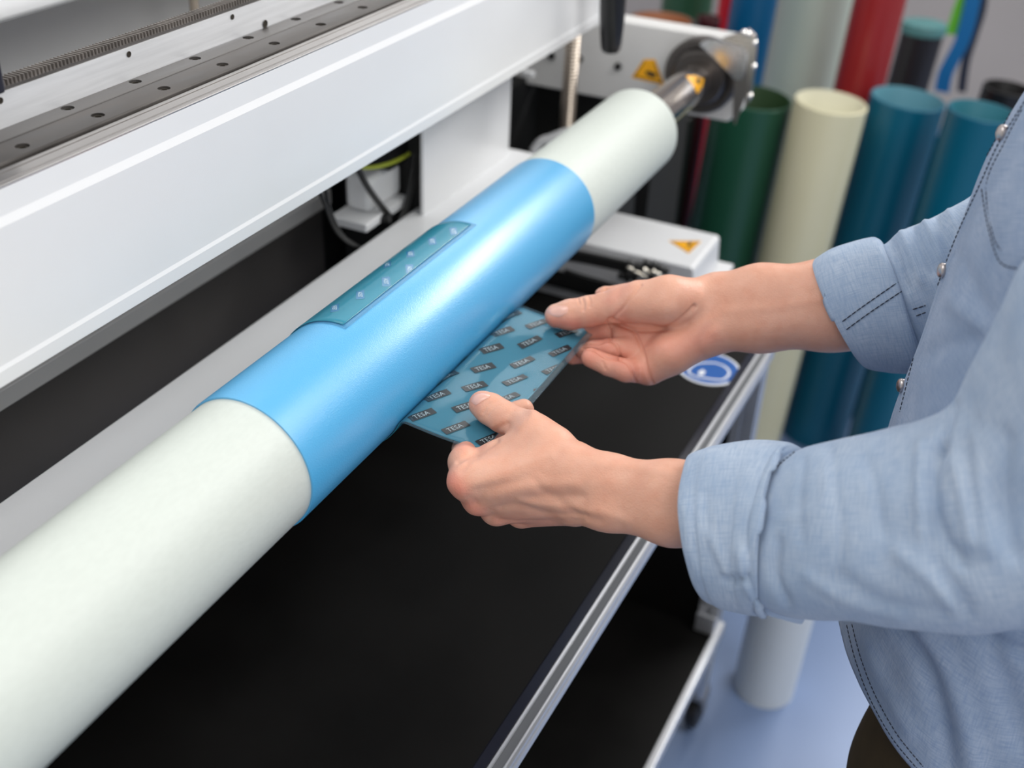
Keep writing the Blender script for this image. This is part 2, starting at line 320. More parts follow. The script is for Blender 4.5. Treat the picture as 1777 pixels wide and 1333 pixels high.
# threaded spindle
sp0 = atY(992, 100, 1.70); sx, sy = sp0[0], 1.70
th = []
for k in range(120):
    z = 0.90+0.345*k/119; th.append((0.0130 if k % 2 else 0.0105, z))
MB().lathe([(0.0001, 0.90)]+th+[(0.0001, 1.245)], (sx, sy, 0), (0, 0, 1), 24).obj('threaded_spindle', mat('spindle_steel', (0.46, 0.40, 0.34, 1), 0.3, 1.0), mach, smooth=0.4)
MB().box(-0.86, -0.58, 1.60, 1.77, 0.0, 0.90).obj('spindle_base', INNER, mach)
MB().box(*sorted((atY(917, 120, 1.70)[0]-0.006, atY(930, 120, 1.70)[0])), 1.685, 1.70, *sorted((atY(925, 132, 1.70)[2], atY(925, 122, 1.70)[2]))).obj('label_tab', WHITE, mach, bevel=0.001)
MB().tube(catmull([atY(a, b, 1.60) for a, b in ((925, 262), (938, 246), (955, 240), (975, 232), (1000, 225))], 4), 0.007, 10).obj('hose', WHITE, mach, smooth=3)
# black lever handle in front of the beam end
h0, h1 = atX(1066, -60, -0.57), atX(1060, 88, -0.57)
hd = unit(h1-h0); L = np.linalg.norm(h1-h0)
MB().lathe([(0.0001, -0.05), (0.0175, -0.05), (0.0185, L*0.4), (0.0180, L*0.62), (0.0150, L*0.92), (0.0138, L-0.003), (0.0120, L), (0.0001, L)], h0, hd, 28).obj('lever_handle', BLACK, mach, smooth=0.7)
MB().box(-0.60, -0.545, h0[1]-0.03, h0[1]+0.03, h0[2]+0.04, h0[2]+0.10).obj('lever_mount', WHITE, mach, bevel=0.004)
MB().box(-0.80, -0.60, h0[1]-0.03, h0[1]+0.03, h0[2]+0.05, h0[2]+0.10).obj('lever_arm', WHITE, mach, bevel=0.004)
# cover box across the far end
ZC = 0.912
fx = atZ(1248, 408, ZC); nx = atZ(1200, 465, ZC)
yb0, yb1, xr = nx[1], fx[1], -0.394
cover = MB().prism([(-0.86, ZC), (xr-0.004, ZC), (xr, ZC-0.004), (xr+0.004, ZC-0.058), (-0.86, ZC-0.058)], yb0, yb1).obj('cover_box', WHITE, mach, bevel=0.004, seg=3)
MB().box(-0.86, xr+0.022, yb0+0.015, yb1+0.03, ZC-0.068, ZC-0.058).obj('cover_flange', WHITE, cover, bevel=0.002)
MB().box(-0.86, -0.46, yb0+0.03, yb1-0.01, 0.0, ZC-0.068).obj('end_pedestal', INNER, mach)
warn(cover, [atZ(a, b, ZC) for a, b in ((1160, 418), (1217, 418.5), (1195, 440))], (0, 0, 1), 0.0004, [atZ(a, b, ZC+0.0004) for a, b in ((1191, 426), (1197, 421), (1201, 421), (1199, 427), (1193, 428))])
yk = yb0-0.012
for k, off in enumerate((0, 4, 9, 14)):
    MB().tube(catmull([atY(a, b+off*0.9, yk) for a, b in ((985, 436), (1010, 440), (1045, 447), (1080, 455), (1110, 462), (1135, 466+off*0.3))], 6), 0.0042, 8).obj('air_hose', CABLE, mach, smooth=3)
for a, b, r in ((1098, 462, .007), (1112, 466, .0075), (1126, 460, .006), (1140, 464, .0065), (1150, 468, .006), (1084, 480, .007), (1096, 478, .0075)):
    MB().lathe([(0.0001, -.009), (r, -.009), (r, -.003), (r*0.8, -.002), (r*0.8, .003), (r, .004), (r, .009), (0.0001, .009)], atY(a, b, yk-0.006), (0.8, 0.3, -0.4), 14).obj('air_fitting', RUBBER, mach, smooth=0.5)
for a, b in ((1094, 466), (1106, 473), (1122, 470), (1138, 473), (1116, 478)):
    MB().lathe([(0.0001, -.006), (.0045, -.006), (.0045, .006), (0.0001, .006)], atY(a, b, yk-0.010), (0.8, 0.3, -0.4), 12).obj('brass_connector', mat('nickel_connector', (0.75, 0.70, 0.62, 1), 0.25, 1.0), mach, smooth=0.5)
MB().tube(catmull([atY(a, b, yk-0.01) for a, b in ((980, 470), (1010, 480), (1045, 490), (1085, 503))], 6), 0.004, 8).obj('air_hose', CABLE, mach, smooth=3)

# ---------------------------------------------------------------- sleeve, blue blanket, film plate
slv = MB().lathe([(0.0290, -0.05), (RS-0.002, -0.05), (RS, -0.048), (RS, 1.468), (RS-0.0015, 1.4725), (RS-0.005, 1.475), (0.0290, 1.475)], (CX, 0, CZ), (0, 1, 0), 128, closed=True).obj('printing_sleeve', SLEEVE, smooth=0.5)
tag(slv, 'long pale green-white printing sleeve mounted on the steel mandrel of the machine', 'sleeve')
RB = 0.0618
def blue_material():
    m = bpy.data.materials.new('satin_blue_blanket'); m.use_nodes = True; nt = m.node_tree; p = nt.nodes['Principled BSDF']
    p.inputs['Base Color'].default_value = lin(74, 172, 224); p.inputs['Roughness'].default_value = 0.36; p.inputs['Specular IOR Level'].default_value = 0.9
    p.inputs['Coat Weight'].default_value = 0.8; p.inputs['Coat Roughness'].default_value = 0.33; p.inputs['Coat IOR'].default_value = 1.6
    tc = nt.nodes.new('ShaderNodeTexCoord'); nz = nt.nodes.new('ShaderNodeTexNoise'); nz.inputs['Scale'].default_value = 900; nz.inputs['Detail'].default_value = 2
    nt.links.new(tc.outputs['Object'], nz.inputs['Vector'])
    b = nt.nodes.new('ShaderNodeBump'); b.inputs['Strength'].default_value = 0.34; b.inputs['Distance'].default_value = 0.001
    nt.links.new(nz.outputs['Fac'], b.inputs['Height']); nt.links.new(b.outputs['Normal'], p.inputs['Normal'])
    return m
BLUE = blue_material()
blk = MB().lathe([(RS+0.0001, 0.584), (RB-0.0002, 0.584), (RB, 0.5845), (RB, 1.1645), (RB-0.0002, 1.165), (RS+0.0001, 1.165)], (CX, 0, CZ), (0, 1, 0), 160, closed=True).obj('blue_blanket', BLUE, smooth=0.5)
tag(blk, 'satin light blue adhesive blanket wrapped around the middle of the sleeve', 'blanket')

# film: path in the XZ section, from the top of the sleeve round the back and under it, out to the hands
YF0, YF1 = 0.716, 0.962
TH = 0.0007
RF = RB+0.0006
def film_path():
    pts = []
    for a in np.linspace(81, 338, 120): pts.append((CX+RF*math.cos(math.radians(a)), CZ+RF*math.sin(math.radians(a))))
    # outward bend
    a = math.radians(338); rb = 0.0105; c = (CX+(RF+rb)*math.cos(a), CZ+(RF+rb)*math.sin(a))
    for b in np.linspace(158, 84, 14)[1:]: pts.append((c[0]+rb*math.cos(math.radians(b)), c[1]+rb*math.sin(math.radians(b))))
    x, z = pts[-1]; d = math.radians(-6)
    L_ = 0.079
    for t in np.linspace(0, 1, 40)[1:]:
        s_ = t*L_
        pts.append((x+s_*math.cos(d)*0.999, z+s_*math.sin(d)-0.0025*math.sin(PI*min(1, t*1.15))))
    return np.array(pts)
FP = film_path(); FS = np.concatenate([[0], np.cumsum(np.linalg.norm(np.diff(FP, axis=0), axis=1))]); SE = FS[-1]
S_OUT = FS[120+12]                                # start of the free, held part
def film_pt(s, y, h=0.0):
    """point at path length s and axial position y, lifted h off the outer face (outer = away from the sleeve, underside where it is held)"""
    i = np.clip(np.searchsorted(FS, s)-1, 0, len(FS)-2); t = (s-FS[i])/(FS[i+1]-FS[i]); P = FP[i]*(1-t)+FP[i+1]*t
    T = unit(FP[i+1]-FP[i]); N = np.array([T[1], -T[0]])
    fr = max(0.0, (s-S_OUT)/(SE-S_OUT)); yy = (y-YF0)/(YF1-YF0)
    rip = 0.0
    if fr > 0:
        rip = (0.0014*math.sin(2.2*PI*yy+1.2)*math.sin(PI*min(1, fr*1.1))+0.0022*math.exp(-((yy-0.86)/0.10)**2-((fr-0.55)/0.25)**2)
               - 0.0018*math.exp(-((yy-0.62)/0.13)**2-((fr-0.45)/0.22)**2)+0.0016*math.exp(-((yy-0.30)/0.16)**2-((fr-0.25)/0.16)**2))
    ysk = y+0.004*fr
    return np.array([P[0]+N[0]*(h), ysk, P[1]+N[1]*h+rip])
def film_mesh(s0, s1, y0, y1, h, th, ns, ny):
    """closed thin sheet between heights h and h+th over the film's outward face"""
    mb = MB(); vs = []; fs = []
    ss = np.linspace(s0, s1, ns); ys = np.linspace(y0, y1, ny)
    for hh in (h, h+th):
        for s in ss:
            for y in ys: vs.append(film_pt(s, y, hh))
    n = ns*ny
    for i in range(ns-1):
        for j in range(ny-1):
            a = i*ny+j; fs.append((a, a+1, a+ny+1, a+ny)); fs.append((n+a, n+a+ny, n+a+ny+1, n+a+1))
    for i in range(ns-1):
        for j in (0, ny-1):
            a = i*ny+j; fs.append((a, a+ny, n+a+ny, n+a))
    for j in range(ny-1):
        for i in (0, ns-1):
            a = i*ny+j; fs.append((a, a+1, n+a+1, n+a))
    mb.add(vs, fs); return mb
def film_mat(name, col, alpha, rough, trans_col):
    m = bpy.data.materials.new(name); m.use_nodes = True; nt = m.node_tree; p = nt.nodes['Principled BSDF']; out = nt.nodes['Material Output']
    p.inputs['Base Color'].default_value = col; p.inputs['Roughness'].default_value = rough; p.inputs['Specular IOR Level'].default_value = 0.25
    p.inputs['Coat Weight'].default_value = 0.55; p.inputs['Coat Roughness'].default_value = 0.07; p.inputs['Coat IOR'].default_value = 1.5
    tr = nt.nodes.new('ShaderNodeBsdfTransparent'); tr.inputs[0].default_value = trans_col
    mx = nt.nodes.new('ShaderNodeMixShader'); mx.inputs[0].default_value = alpha
    nt.links.new(tr.outputs[0], mx.inputs[1]); nt.links.new(p.outputs[0], mx.inputs[2]); nt.links.new(mx.outputs[0], out.inputs[0])
    return m
TEAL = film_mat('teal_photopolymer', lin(60, 158, 180), 0.64, 0.3, (0.24, 0.74, 0.94, 1))
CLEAR = film_mat('clear_carrier_foil', lin(120, 150, 165), 0.13, 0.1, (0.90, 0.95, 0.97, 1))
film = thing('printing_plate', tuple(film_pt(SE, 0.84)), 'translucent teal printing plate with dark printed marks, held at its edge by both hands', 'printing plate')
film_mesh(0.0, SE, YF0, YF1, -0.0001, 0.0003, 190, 40).obj('carrier_foil', CLEAR, film, smooth=3)
film_mesh(0.005, SE-0.0065, YF0+0.004, YF1-0.004, 0.0003, 0.0005, 190, 40).obj('teal_layer', TEAL, film, smooth=3)
# printed marks on a skewed lattice over the plate, each with its dotted word
def text_tris(txt):
    cu = bpy.data.curves.new('t', 'FONT'); cu.body = txt; cu.size = 1.0; cu.align_x = 'CENTER'; cu.align_y = 'CENTER'; cu.resolution_u = 2
    ob = bpy.data.objects.new('t', cu); COL.objects.link(ob)
    dg = bpy.context.evaluated_depsgraph_get(); me = bpy.data.meshes.new_from_object(ob.evaluated_get(dg))
    v = np.array([x.co[:2] for x in me.vertices]); f = [tuple(p.vertices) for p in me.polygons]
    bpy.data.objects.remove(ob, do_unlink=True); bpy.data.curves.remove(cu); bpy.data.meshes.remove(me)
    v = v-0.5*(v.max(0)+v.min(0)); return v/(v[:, 0].max()-v[:, 0].min()), f
TV, TF = text_tris('TESA')
MARKM = mat('dark_print_mark', (0.016, 0.022, 0.027, 1), 0.3, coat=0.2, spec=0.3)
MARKW = mat('pale_print_letters', (0.33, 0.42, 0.46, 1), 0.4)
MARKL = mat('bright_print_dots', (0.62, 0.80, 0.88, 1), 0.3)
MARKB = mat('embossed_blue_mark', lin(40, 122, 168), 0.25, coat=0.6)
def s_at_x(x):
    i0 = 120+13; return float(np.interp(x, FP[i0:, 0], FS[i0:]))
ML, MW = 0.0262, 0.0085
def make_mark(s, y, ang, hs, L=ML, W=MW, m1=MARKM, m2=MARKW):
    ca, sa = math.cos(ang), math.sin(ang)
    def P(u, v, h):
        ss = s+u*ca-v*sa; yy = y+u*sa+v*ca
        ss = min(max(ss, 0.0055), SE-0.007); yy = min(max(yy, YF0+0.0045), YF1-0.0045)
        return film_pt(ss, yy, hs*h)
    n = 10; mb = MB()
    for k in range(n):
        u0, u1 = -L/2+L*k/n, -L/2+L*(k+1)/n
        mb.add([P(u0, -W/2, 0.0004), P(u1, -W/2, 0.0004), P(u1, W/2, 0.0004), P(u0, W/2, 0.0004)], [(0, 1, 2, 3)])
    o = mb.obj('printed_mark', m1, film)
    tv = [P(a*L*0.62-L*0.04, b*L*0.62, 0.00055) for a, b in TV]
    w_ = MB().add(tv, TF).obj('printed_word', m2, o)
A = np.array([-0.0077, 0.0335]); B = np.array([0.0325, 0.0005]); O = np.array([-0.3995, 0.8033])
for i in range(-3, 6):
    for j in range(-2, 4):
        x, y = O+A*i+B*j
        if y < YF0+0.002 or y > YF1-0.002 or x > -0.336 or x < -0.441: continue
        xs = max(x, -0.424)-0.0  # rows beside the sleeve ride up on the bend
        s = s_at_x(x) if x > -0.424 else s_at_x(-0.424)-(-0.424-x)*1.2
        make_mark(s, y, math.radians(65), -1.0)
# marks on the wrapped end on top of the sleeve
for k, (a, b) in enumerate(((787, 401), (750, 418), (712, 440), (672, 459), (711, 467), (670, 488), (631, 463), (625, 511), (581, 534), (625, 478))):
    d = ray(a, b); oo = CAM-np.array([CX, 0, CZ]); qa = d[0]**2+d[2]**2; qb = d[0]*oo[0]+d[2]*oo[2]; qc = oo[0]**2+oo[2]**2-(RF+0.001)**2
    disc = qb*qb-qa*qc
    if disc <= 0: continue
    Pp = CAM+d*((-qb-math.sqrt(disc))/qa); an = math.degrees(math.atan2(Pp[2]-CZ, Pp[0]-CX))
    if an < 84: an = 84
    s = (an-81)/257*FS[119]
    make_mark(s, float(Pp[1]), math.radians(57), 2.4, 0.020, 0.0075, MARKB, MARKL)

# ---------------------------------------------------------------- trolley under the sleeve
ZTB = 0.816
tro = thing('work_trolley', (-0.46, 0.8, 0), 'black topped work trolley with slotted aluminium edge profiles below the sleeve', 'trolley')
MB().box(-0.67, -0.296, 0.08, 1.505, ZTB-0.022, ZTB-0.001).obj('table_top', BOARD, tro, bevel=0.001)
def slot_profile(x0, x1, z0, z1, flip=1):
    w = x1-x0; a, b = x0+w*0.24, x0+w*0.72; d = 0.005
    return [(x0, z1-0.001), (x0+0.001, z1), (a-0.001, z1), (a, z1-0.001), (a, z1-d), (b, z1-d), (b, z1-0.001), (b+0.001, z1), (x1-0.002, z1), (x1, z1-0.002),
            (x1, z1-0.007), (x1-0.004, z1-0.007), (x1-0.004, z1-0.014), (x1, z1-0.014), (x1, z0), (x0, z0)]
edge = MB().prism(slot_profile(-0.2886, -0.2706, ZTB-0.022, ZTB+0.0015), 0.06, 1.508).obj('edge_profile', ALUP, tro, smooth=0.5)
MB().box(-0.2886+0.018*0.25, -0.2886+0.018*0.71, 0.061, 1.507, ZTB-0.0035, ZTB-0.0005).obj('slot_cover', mat('grey_slot_cover', (0.11, 0.115, 0.125, 1), 0.45), tro)
GUARD = mat('smoky_edge_strip', (0.02, 0.02, 0.03, 1), 0.2, spec=0.5)
MB().prism([(-0.3010, ZTB-0.001), (-0.2888, ZTB-0.001), (-0.2888, ZTB+0.0022), (-0.2990, ZTB+0.0010)], 0.08, 1.505).obj('edge_strip', GUARD, tro, smooth=0.3)
MB().box(-0.67, -0.2706, 1.508, 1.530, ZTB-0.022, ZTB-0.001).obj('end_profile', ALUP, tro, bevel=0.001)
def leg(x, y):
    w = 0.017; s_ = 0.004; d = 0.007
    q = [(-w, -w), (-s_, -w), (-s_, -w+d), (s_, -w+d), (s_, -w), (w, -w), (w, -s_), (w-d, -s_), (w-d, s_), (w, s_), (w, w), (s_, w), (s_, w-d), (-s_, w-d), (-s_, w), (-w, w), (-w, s_), (-w+d, s_), (-w+d, -s_), (-w, -s_)]
    MB().prism([(x+a, y+b) for a, b in q], 0.105, ZTB-0.022, 'z').obj('leg', ALUP, tro)
    c = thing_caster(x, y)
def thing_caster(x, y):
    f_ = MB().box(x-0.018, x+0.018, y-0.018, y+0.018, 0.096, 0.105)
    for sx_ in (-0.017, 0.014): f_.prism([(y-0.018, 0.098), (y+0.018, 0.098), (y+0.034, 0.038), (y+0.018, 0.032)], x+sx_, x+sx_+0.003, 'x')
    fo = f_.obj('caster_fork', mat('caster_fork_metal', (0.35, 0.34, 0.34, 1), 0.4, 0.8), tro)
    MB().lathe([(0.006, -0.011), (0.040, -0.011), (0.0445, -0.006), (0.0445, 0.006), (0.040, 0.011), (0.006, 0.011)], (x, y+0.026, 0.0445), (1, 0, 0), 32, closed=True).obj('wheel', CASTER, fo, smooth=0.5)
for x, y in ((-0.2880, 1.490), (-0.2880, 0.10), (-0.652, 1.488), (-0.652, 0.10)): leg(x, y)
MB().box(-0.640, -0.590, 1.4795, 1.4845, 0.245, 0.793).obj('end_panel', BOARD, tro)
MB().box(-0.590, -0.306, 1.4795, 1.4845, 0.245, 0.793).obj('end_panel', BOARD, tro)
MB().box(-0.66, -0.275, 0.10, 1.4794, 0.252, 0.268).obj('shelf', BOARD, tro, bevel=0.001)
MB().box(-0.275, -0.262, 0.08, 1.505, 0.248, 0.272).obj('shelf_edge', ALUP, tro, bevel=0.002)
MB().box(-0.3050, -0.2710, 1.462, 1.470, 0.272, 0.31).obj('corner_bracket', ALUP, tro, bevel=0.001)
# round blue mandatory sign on the table top
sc_ = atZ(1216, 634, ZTB); rs_ = 0.046
sgn = MB().lathe([(0.0001, 0.0004), (rs_, 0.0004), (rs_, -0.001)], (sc_[0], sc_[1], ZTB), (0, 0, 1), 56).obj('sign_disc', SIGNW, tro)
MB().lathe([(0.0001, 0.0006), (rs_-0.004, 0.0006), (rs_-0.004, 0.0)], (sc_[0], sc_[1], ZTB), (0, 0, 1), 56).obj('sign_face', SIGNB, sgn)
gl = [(1226, 624), (1243, 630), (1252, 641), (1243, 652), (1228, 653), (1212, 651), (1194, 648), (1182, 641), (1186, 632), (1200, 625)]
gp = catmull([atZ(a, b, ZTB+0.0008) for a, b in gl+[gl[0]]], 5)
st_ = MB()
for i in range(len(gp)-1):
    t = unit(gp[i+1]-gp[i]); q = np.array([-t[1], t[0], 0])*0.0017
    st_.add([gp[i]-q, gp[i+1]-q, gp[i+1]+q, gp[i]+q], [(0, 1, 2, 3)])
st_.obj('glove_outline', SIGNW, sgn)
polyflat('thumb_mark', [atZ(a, b, ZTB+0.0008) for a, b in ((1198, 640), (1206, 636), (1211, 640), (1207, 646), (1199, 646))], (0, 0, 1), 0.0003, SIGNW, sgn)

tro.rotation_euler = (0, 0, -0.021)               # the trolley stands a degree askew of the machine

# ---------------------------------------------------------------- stored tubes
def tube(name, pxl, pxr, py, Y, col, label, cat='tube', zbot=0.0, ztop=None, wall=0.005, lean=(0.0, 0.0), inner=None, rough=0.35, group=None):
    a, b = atY(pxl, py, Y), atY(pxr, py, Y); c = 0.5*(a+b); r = 0.5*abs(b[0]-a[0]); zt_ = ztop if ztop else c[2]
    top = np.array([c[0], Y, zt_]); bot = np.array([c[0]+lean[0], Y+lean[1], zbot]); ax = unit(top-bot); H = np.linalg.norm(top-bot)
    m = mat('plastic_'+name+'_%d' % pxl, col, rough, var=0.04, vscale=3)
    mb = MB().lathe([(r, 0), (r, H-0.002), (r-0.002, H), (r-wall+0.001, H), (r-wall, H-0.002), (r-wall, 0)], (0, 0, 0), ax, 72, closed=True)
    o = mb.obj(name, m, None, smooth=0.5); o.location = bot
    if inner:
        o.data.materials.append(mat('inner_'+name+'_%d' % pxl, inner, 0.5)); n = 72
        for p_ in o.data.polygons:
            if 3*n <= p_.index < 5*n: p_.material_index = 1
    return tag(o, label, cat, group)
G = 'tubes standing behind the machine'
tube('storage_tube', 1240, 1376, 168, 2.45, lin(30, 78, 58), 'dark green tube standing open at the top between machine and cream tube', group=G, lean=(-0.045, 0), inner=lin(38, 66, 34))
tube('storage_tube', 1379, 1508, 176, 2.42, lin(226, 220, 186), 'cream tube standing open at the top between green and blue tubes', group=G, lean=(-0.045, 0), inner=lin(225, 222, 200), rough=0.25)
tube('storage_tube', 1509, 1645, 170, 2.58, lin(0, 90, 116), 'petrol blue tube standing directly beside the cream tube', group=G, lean=(-0.045, 0), inner=lin(96, 150, 165))
tube('storage_tube', 1642, 1770, 192, 2.40, lin(0, 90, 116), 'petrol blue tube standing beside the shirt, next to another blue tube', group=G, lean=(-0.045, 0), inner=lin(50, 120, 135))
tube('storage_tube', 1274, 1352, 70, 2.72, lin(0, 84, 130), 'tall blue tube rising behind the green tube', group=G, lean=(-0.05, 0), ztop=1.62)
tube('storage_tube', 1351, 1480, 70, 2.92, lin(198, 210, 198), 'tall pale grey-green tube rising behind the cream tube', group=G, lean=(-0.05, 0), ztop=1.60)
tube('storage_tube', 1479, 1570, 70, 2.72, lin(152, 40, 42), 'tall red tube between pale tube and black tube', group=G, lean=(-0.05, 0), ztop=1.5, rough=0.25)
tube('storage_tube', 1566, 1642, 48, 3.15, lin(36, 34, 38), 'black tube with a teal lid against the grey wall', group=G, lean=(-0.05, 0))
tube('storage_tube', 1704, 1800, 152, 2.85, lin(20, 20, 22), 'black tube with a wide dark mouth in front of the grey wall', group=G, inner=lin(10, 9, 10), lean=(-0.05, 0))
tube('storage_tube', 1244, 1278, 30, 2.98, lin(205, 22, 40), 'narrow bright red tube beside the tall blue tube', group=G, ztop=1.3)
tube('storage_tube', 1092, 1204, 34, 2.5, lin(70, 70, 72), 'grey tube with a brown mouth behind the end plate', group=G, inner=lin(168, 108, 72), wall=0.007)
tube('storage_tube', 1150, 1236, 6, 3.1, lin(46, 88, 62), 'green tube standing behind the brown mouthed tube', group=G, ztop=1.10)
tube('storage_tube', 1206, 1246, 66, 2.62, lin(64, 16, 22), 'dark red tube between end plate and green tube', group=G, ztop=0.99, lean=(-0.02, 0))
tube('storage_tube', 1100, 1206, 190, 2.3, lin(12, 12, 14), 'black tube standing below the end plate', group=G, lean=(-0.02, 0))
tube('storage_tube', 1600, 1690, 250, 2.75, lin(0, 60, 92), 'darker blue tube behind the gap between the two petrol blue tubes', group=G, lean=(-0.045, 0))
wt = atZ(1322, 1197, 0); 
wl, wr = atZ(1267, 1185, 0), atZ(1378, 1197, 0)
rt = 0.058
o = MB().lathe([(rt, 0), (rt, 0.478), (rt-0.002, 0.48), (rt-0.006, 0.48), (rt-0.006, 0)], (0, 0, 0), (0.02, 0.0, 1), 64, closed=True).obj('storage_tube', mat('white_tube', lin(225, 230, 232), 0.35), smooth=0.5)
o.location = (wt[0], wt[1]+0.01, 0); tag(o, 'short white tube standing on the floor beside the trolley wheel', 'tube', G)
# lid on the black tube
q = 0.5*(atY(1566, 48, 3.15)+atY(1642, 48, 3.15)); rr = 0.5*abs(atY(1566, 48, 3.15)[0]-atY(1642, 48, 3.15)[0])
for ob in bpy.data.objects:
    if ob.get('label', '').startswith('black tube with a teal lid'): teal_parent = ob
lid = MB().lathe([(0.0001, 0.012), (rr+0.001, 0.012), (rr+0.003, 0.008), (rr+0.003, -0.012), (rr+0.0005, -0.012), (rr+0.0005, 0.002), (0.0001, 0.002)], q, (0, 0, 1), 48).obj('lid', mat('teal_lid', lin(78, 128, 130), 0.5), teal_parent, smooth=0.5)
# hanging straps at the grey wall
def strap(name, pts, Y, wd, m):
    Q = [atY(a, b, Y) for a, b in pts]; P = catmull([Q[0]*[1, 1, 0]+[0.02, 0, 1.586]]+Q, 8); mb = MB()
    for i in range(len(P)-1):
        q0 = np.array([wd, 0, 0])
        mb.add([P[i]-q0, P[i]+q0, P[i+1]+q0, P[i+1]-q0, P[i]-q0+[0, .006, 0], P[i]+q0+[0, .006, 0], P[i+1]+q0+[0, .006, 0], P[i+1]-q0+[0, .006, 0]],
               [(0,1,2,3),(7,6,5,4),(0,4,5,1),(1,5,6,2),(2,6,7,3),(3,7,4,0)])
    return mb.obj(name, m)
sb = mat('blue_strap', lin(20, 112, 175), 0.5)
tag(strap('strap', [(1700, -120), (1694, -40), (1684, 20), (1670, 70), (1652, 105), (1640, 130), (1634, 160)], 3.4, 0.020, sb), 'broad blue strap hanging in front of the grey wall', 'strap')
tag(strap('strap', [(1682, -120), (1674, -20), (1662, 20), (1656, 40), (1650, 60)], 3.42, 0.014, mat('green_strap', lin(110, 200, 60), 0.5)), 'bright green strap hanging beside the blue strap', 'strap')
tag(strap('strap', [(1712, -120), (1706, 0), (1690, 60), (1676, 105), (1668, 160)], 3.44, 0.012, mat('dark_strap', lin(50, 55, 70), 0.5)), 'thin dark strap hanging behind the blue strap', 'strap')
# rail the straps hang from
ro = MB().tube([(-0.6, 3.43, 1.60), (0.6, 3.43, 1.60)], 0.012, 12).obj('hanging_bar', ALUP, None, smooth=0.5)
tag(ro, 'steel bar above the tubes carrying the straps', 'bar')
for x in (-0.6, 0.6): MB().tube([(x, 3.43, 0), (x, 3.43, 1.60)], 0.012, 12).obj('bar_post', ALUP, ro, smooth=0.5)
# ---------------------------------------------------------------- person: implicit surface for hands, forearms, body
class Field:
    def __init__(s, lo, hi, h):
        s.h = h; s.lo = np.asarray(lo, float); n = np.ceil((np.asarray(hi)-s.lo)/h).astype(int)+1; s.n = n
        s.F = np.full(n, 0.05, np.float32)
        s.ax = [(s.lo[i]+h*np.arange(n[i])).astype(np.float32) for i in range(3)]
    def sub(s, lo, hi):
        a = np.clip(np.floor((lo-s.lo)/s.h).astype(int), 0, s.n-1); b = np.clip(np.ceil((hi-s.lo)/s.h).astype(int)+1, 1, s.n)
        return tuple(slice(a[i], max(b[i], a[i]+1)) for i in range(3))
    def cone_d(s, a, b, ra, rb, sl):
        x = s.ax[0][sl[0]][:, None, None]; y = s.ax[1][sl[1]][None, :, None]; z = s.ax[2][sl[2]][None, None, :]
        ab = b-a; L2 = max(float(ab @ ab), 1e-12)
        t = np.clip(((x-a[0])*ab[0]+(y-a[1])*ab[1]+(z-a[2])*ab[2])/L2, 0, 1)
        d = np.sqrt((x-a[0]-t*ab[0])**2+(y-a[1]-t*ab[1])**2+(z-a[2]-t*ab[2])**2)
        return d-(ra+t*(rb-ra))
    def cone(s, a, b, ra, rb, k=0.004):
        m = max(ra, rb)+0.012+k; sl = s.sub(np.minimum(a, b)-m, np.maximum(a, b)+m)
        s.blend(s.cone_d(a, b, ra, rb, sl), sl, k)
    def blend(s, d, sl, k):
        f = s.F[sl]
        if k <= 0: s.F[sl] = np.minimum(f, d); return
        hh = np.maximum(k-np.abs(f-d), 0)/k
        s.F[sl] = np.minimum(f, d)-hh*hh*k*0.25
    def chain(s, P, R_, kin=0.003, kout=0.006):
        """chain of joints unioned on its own first, then blended into the rest"""
        P = [np.asarray(p) for p in P]; m = max(R_)+0.014; sl = s.sub(np.min(P, 0)-m, np.max(P, 0)+m)
        g = None
        for i in range(len(P)-1):
            d = s.cone_d(P[i], P[i+1], R_[i], R_[i+1], sl)
            if g is None: g = d
            else:
                hh = np.maximum(kin-np.abs(g-d), 0)/kin; g = np.minimum(g, d)-hh*hh*kin*0.25
        s.blend(g, sl, kout)
    def mesh(s):
        F = s.F; n = s.n; S = F < 0
        c = [S[i:n[0]-1+i, j:n[1]-1+j, k:n[2]-1+k] for i in (0, 1) for j in (0, 1) for k in (0, 1)]
        cnt = sum(q.astype(np.int8) for q in c); mask = (cnt > 0) & (cnt < 8)
        idx = np.argwhere(mask); vid = np.full(mask.shape, -1, np.int32); vid[mask] = np.arange(len(idx))
        acc = np.zeros((len(idx), 3)); w_ = np.zeros(len(idx)); I = idx
        for ax in range(3):
            for o1 in (0, 1):
                for o2 in (0, 1):
                    off = [0, 0, 0]; oth = [q for q in range(3) if q != ax]; off[oth[0]] = o1; off[oth[1]] = o2
                    a = I+off; b = a.copy(); b[:, ax] += 1
                    fa = F[a[:, 0], a[:, 1], a[:, 2]]; fb = F[b[:, 0], b[:, 1], b[:, 2]]; cr = (fa < 0) != (fb < 0)
                    t = np.where(cr, fa/np.where(cr, fa-fb, 1), 0); p = a.astype(float); p[:, ax] += t
                    acc[cr] += p[cr]; w_[cr] += 1
        V = s.lo+s.h*(acc/w_[:, None]); Q = []
        for ax in range(3):
            u, v = [(1, 2), (2, 0), (0, 1)][ax]
            sl0 = [slice(1, n[q]-1) for q in range(3)]; sl1 = list(sl0); sl0[ax] = slice(0, n[ax]-1); sl1[ax] = slice(1, n[ax])
            A_, B_ = S[tuple(sl0)], S[tuple(sl1)]; e = np.argwhere(A_ != B_); org = np.array([1, 1, 1]); org[ax] = 0; e2 = e+org
            flip = A_[e[:, 0], e[:, 1], e[:, 2]]
            def cell(du, dv):
                q = e2.copy(); q[:, u] -= du; q[:, v] -= dv; return vid[q[:, 0], q[:, 1], q[:, 2]]
            q4 = np.stack([cell(1, 1), cell(0, 1), cell(0, 0), cell(1, 0)], 1); q4[~flip] = q4[~flip][:, ::-1]; Q.append(q4)
        Q = np.concatenate(Q); return V, Q[(Q >= 0).all(1)]
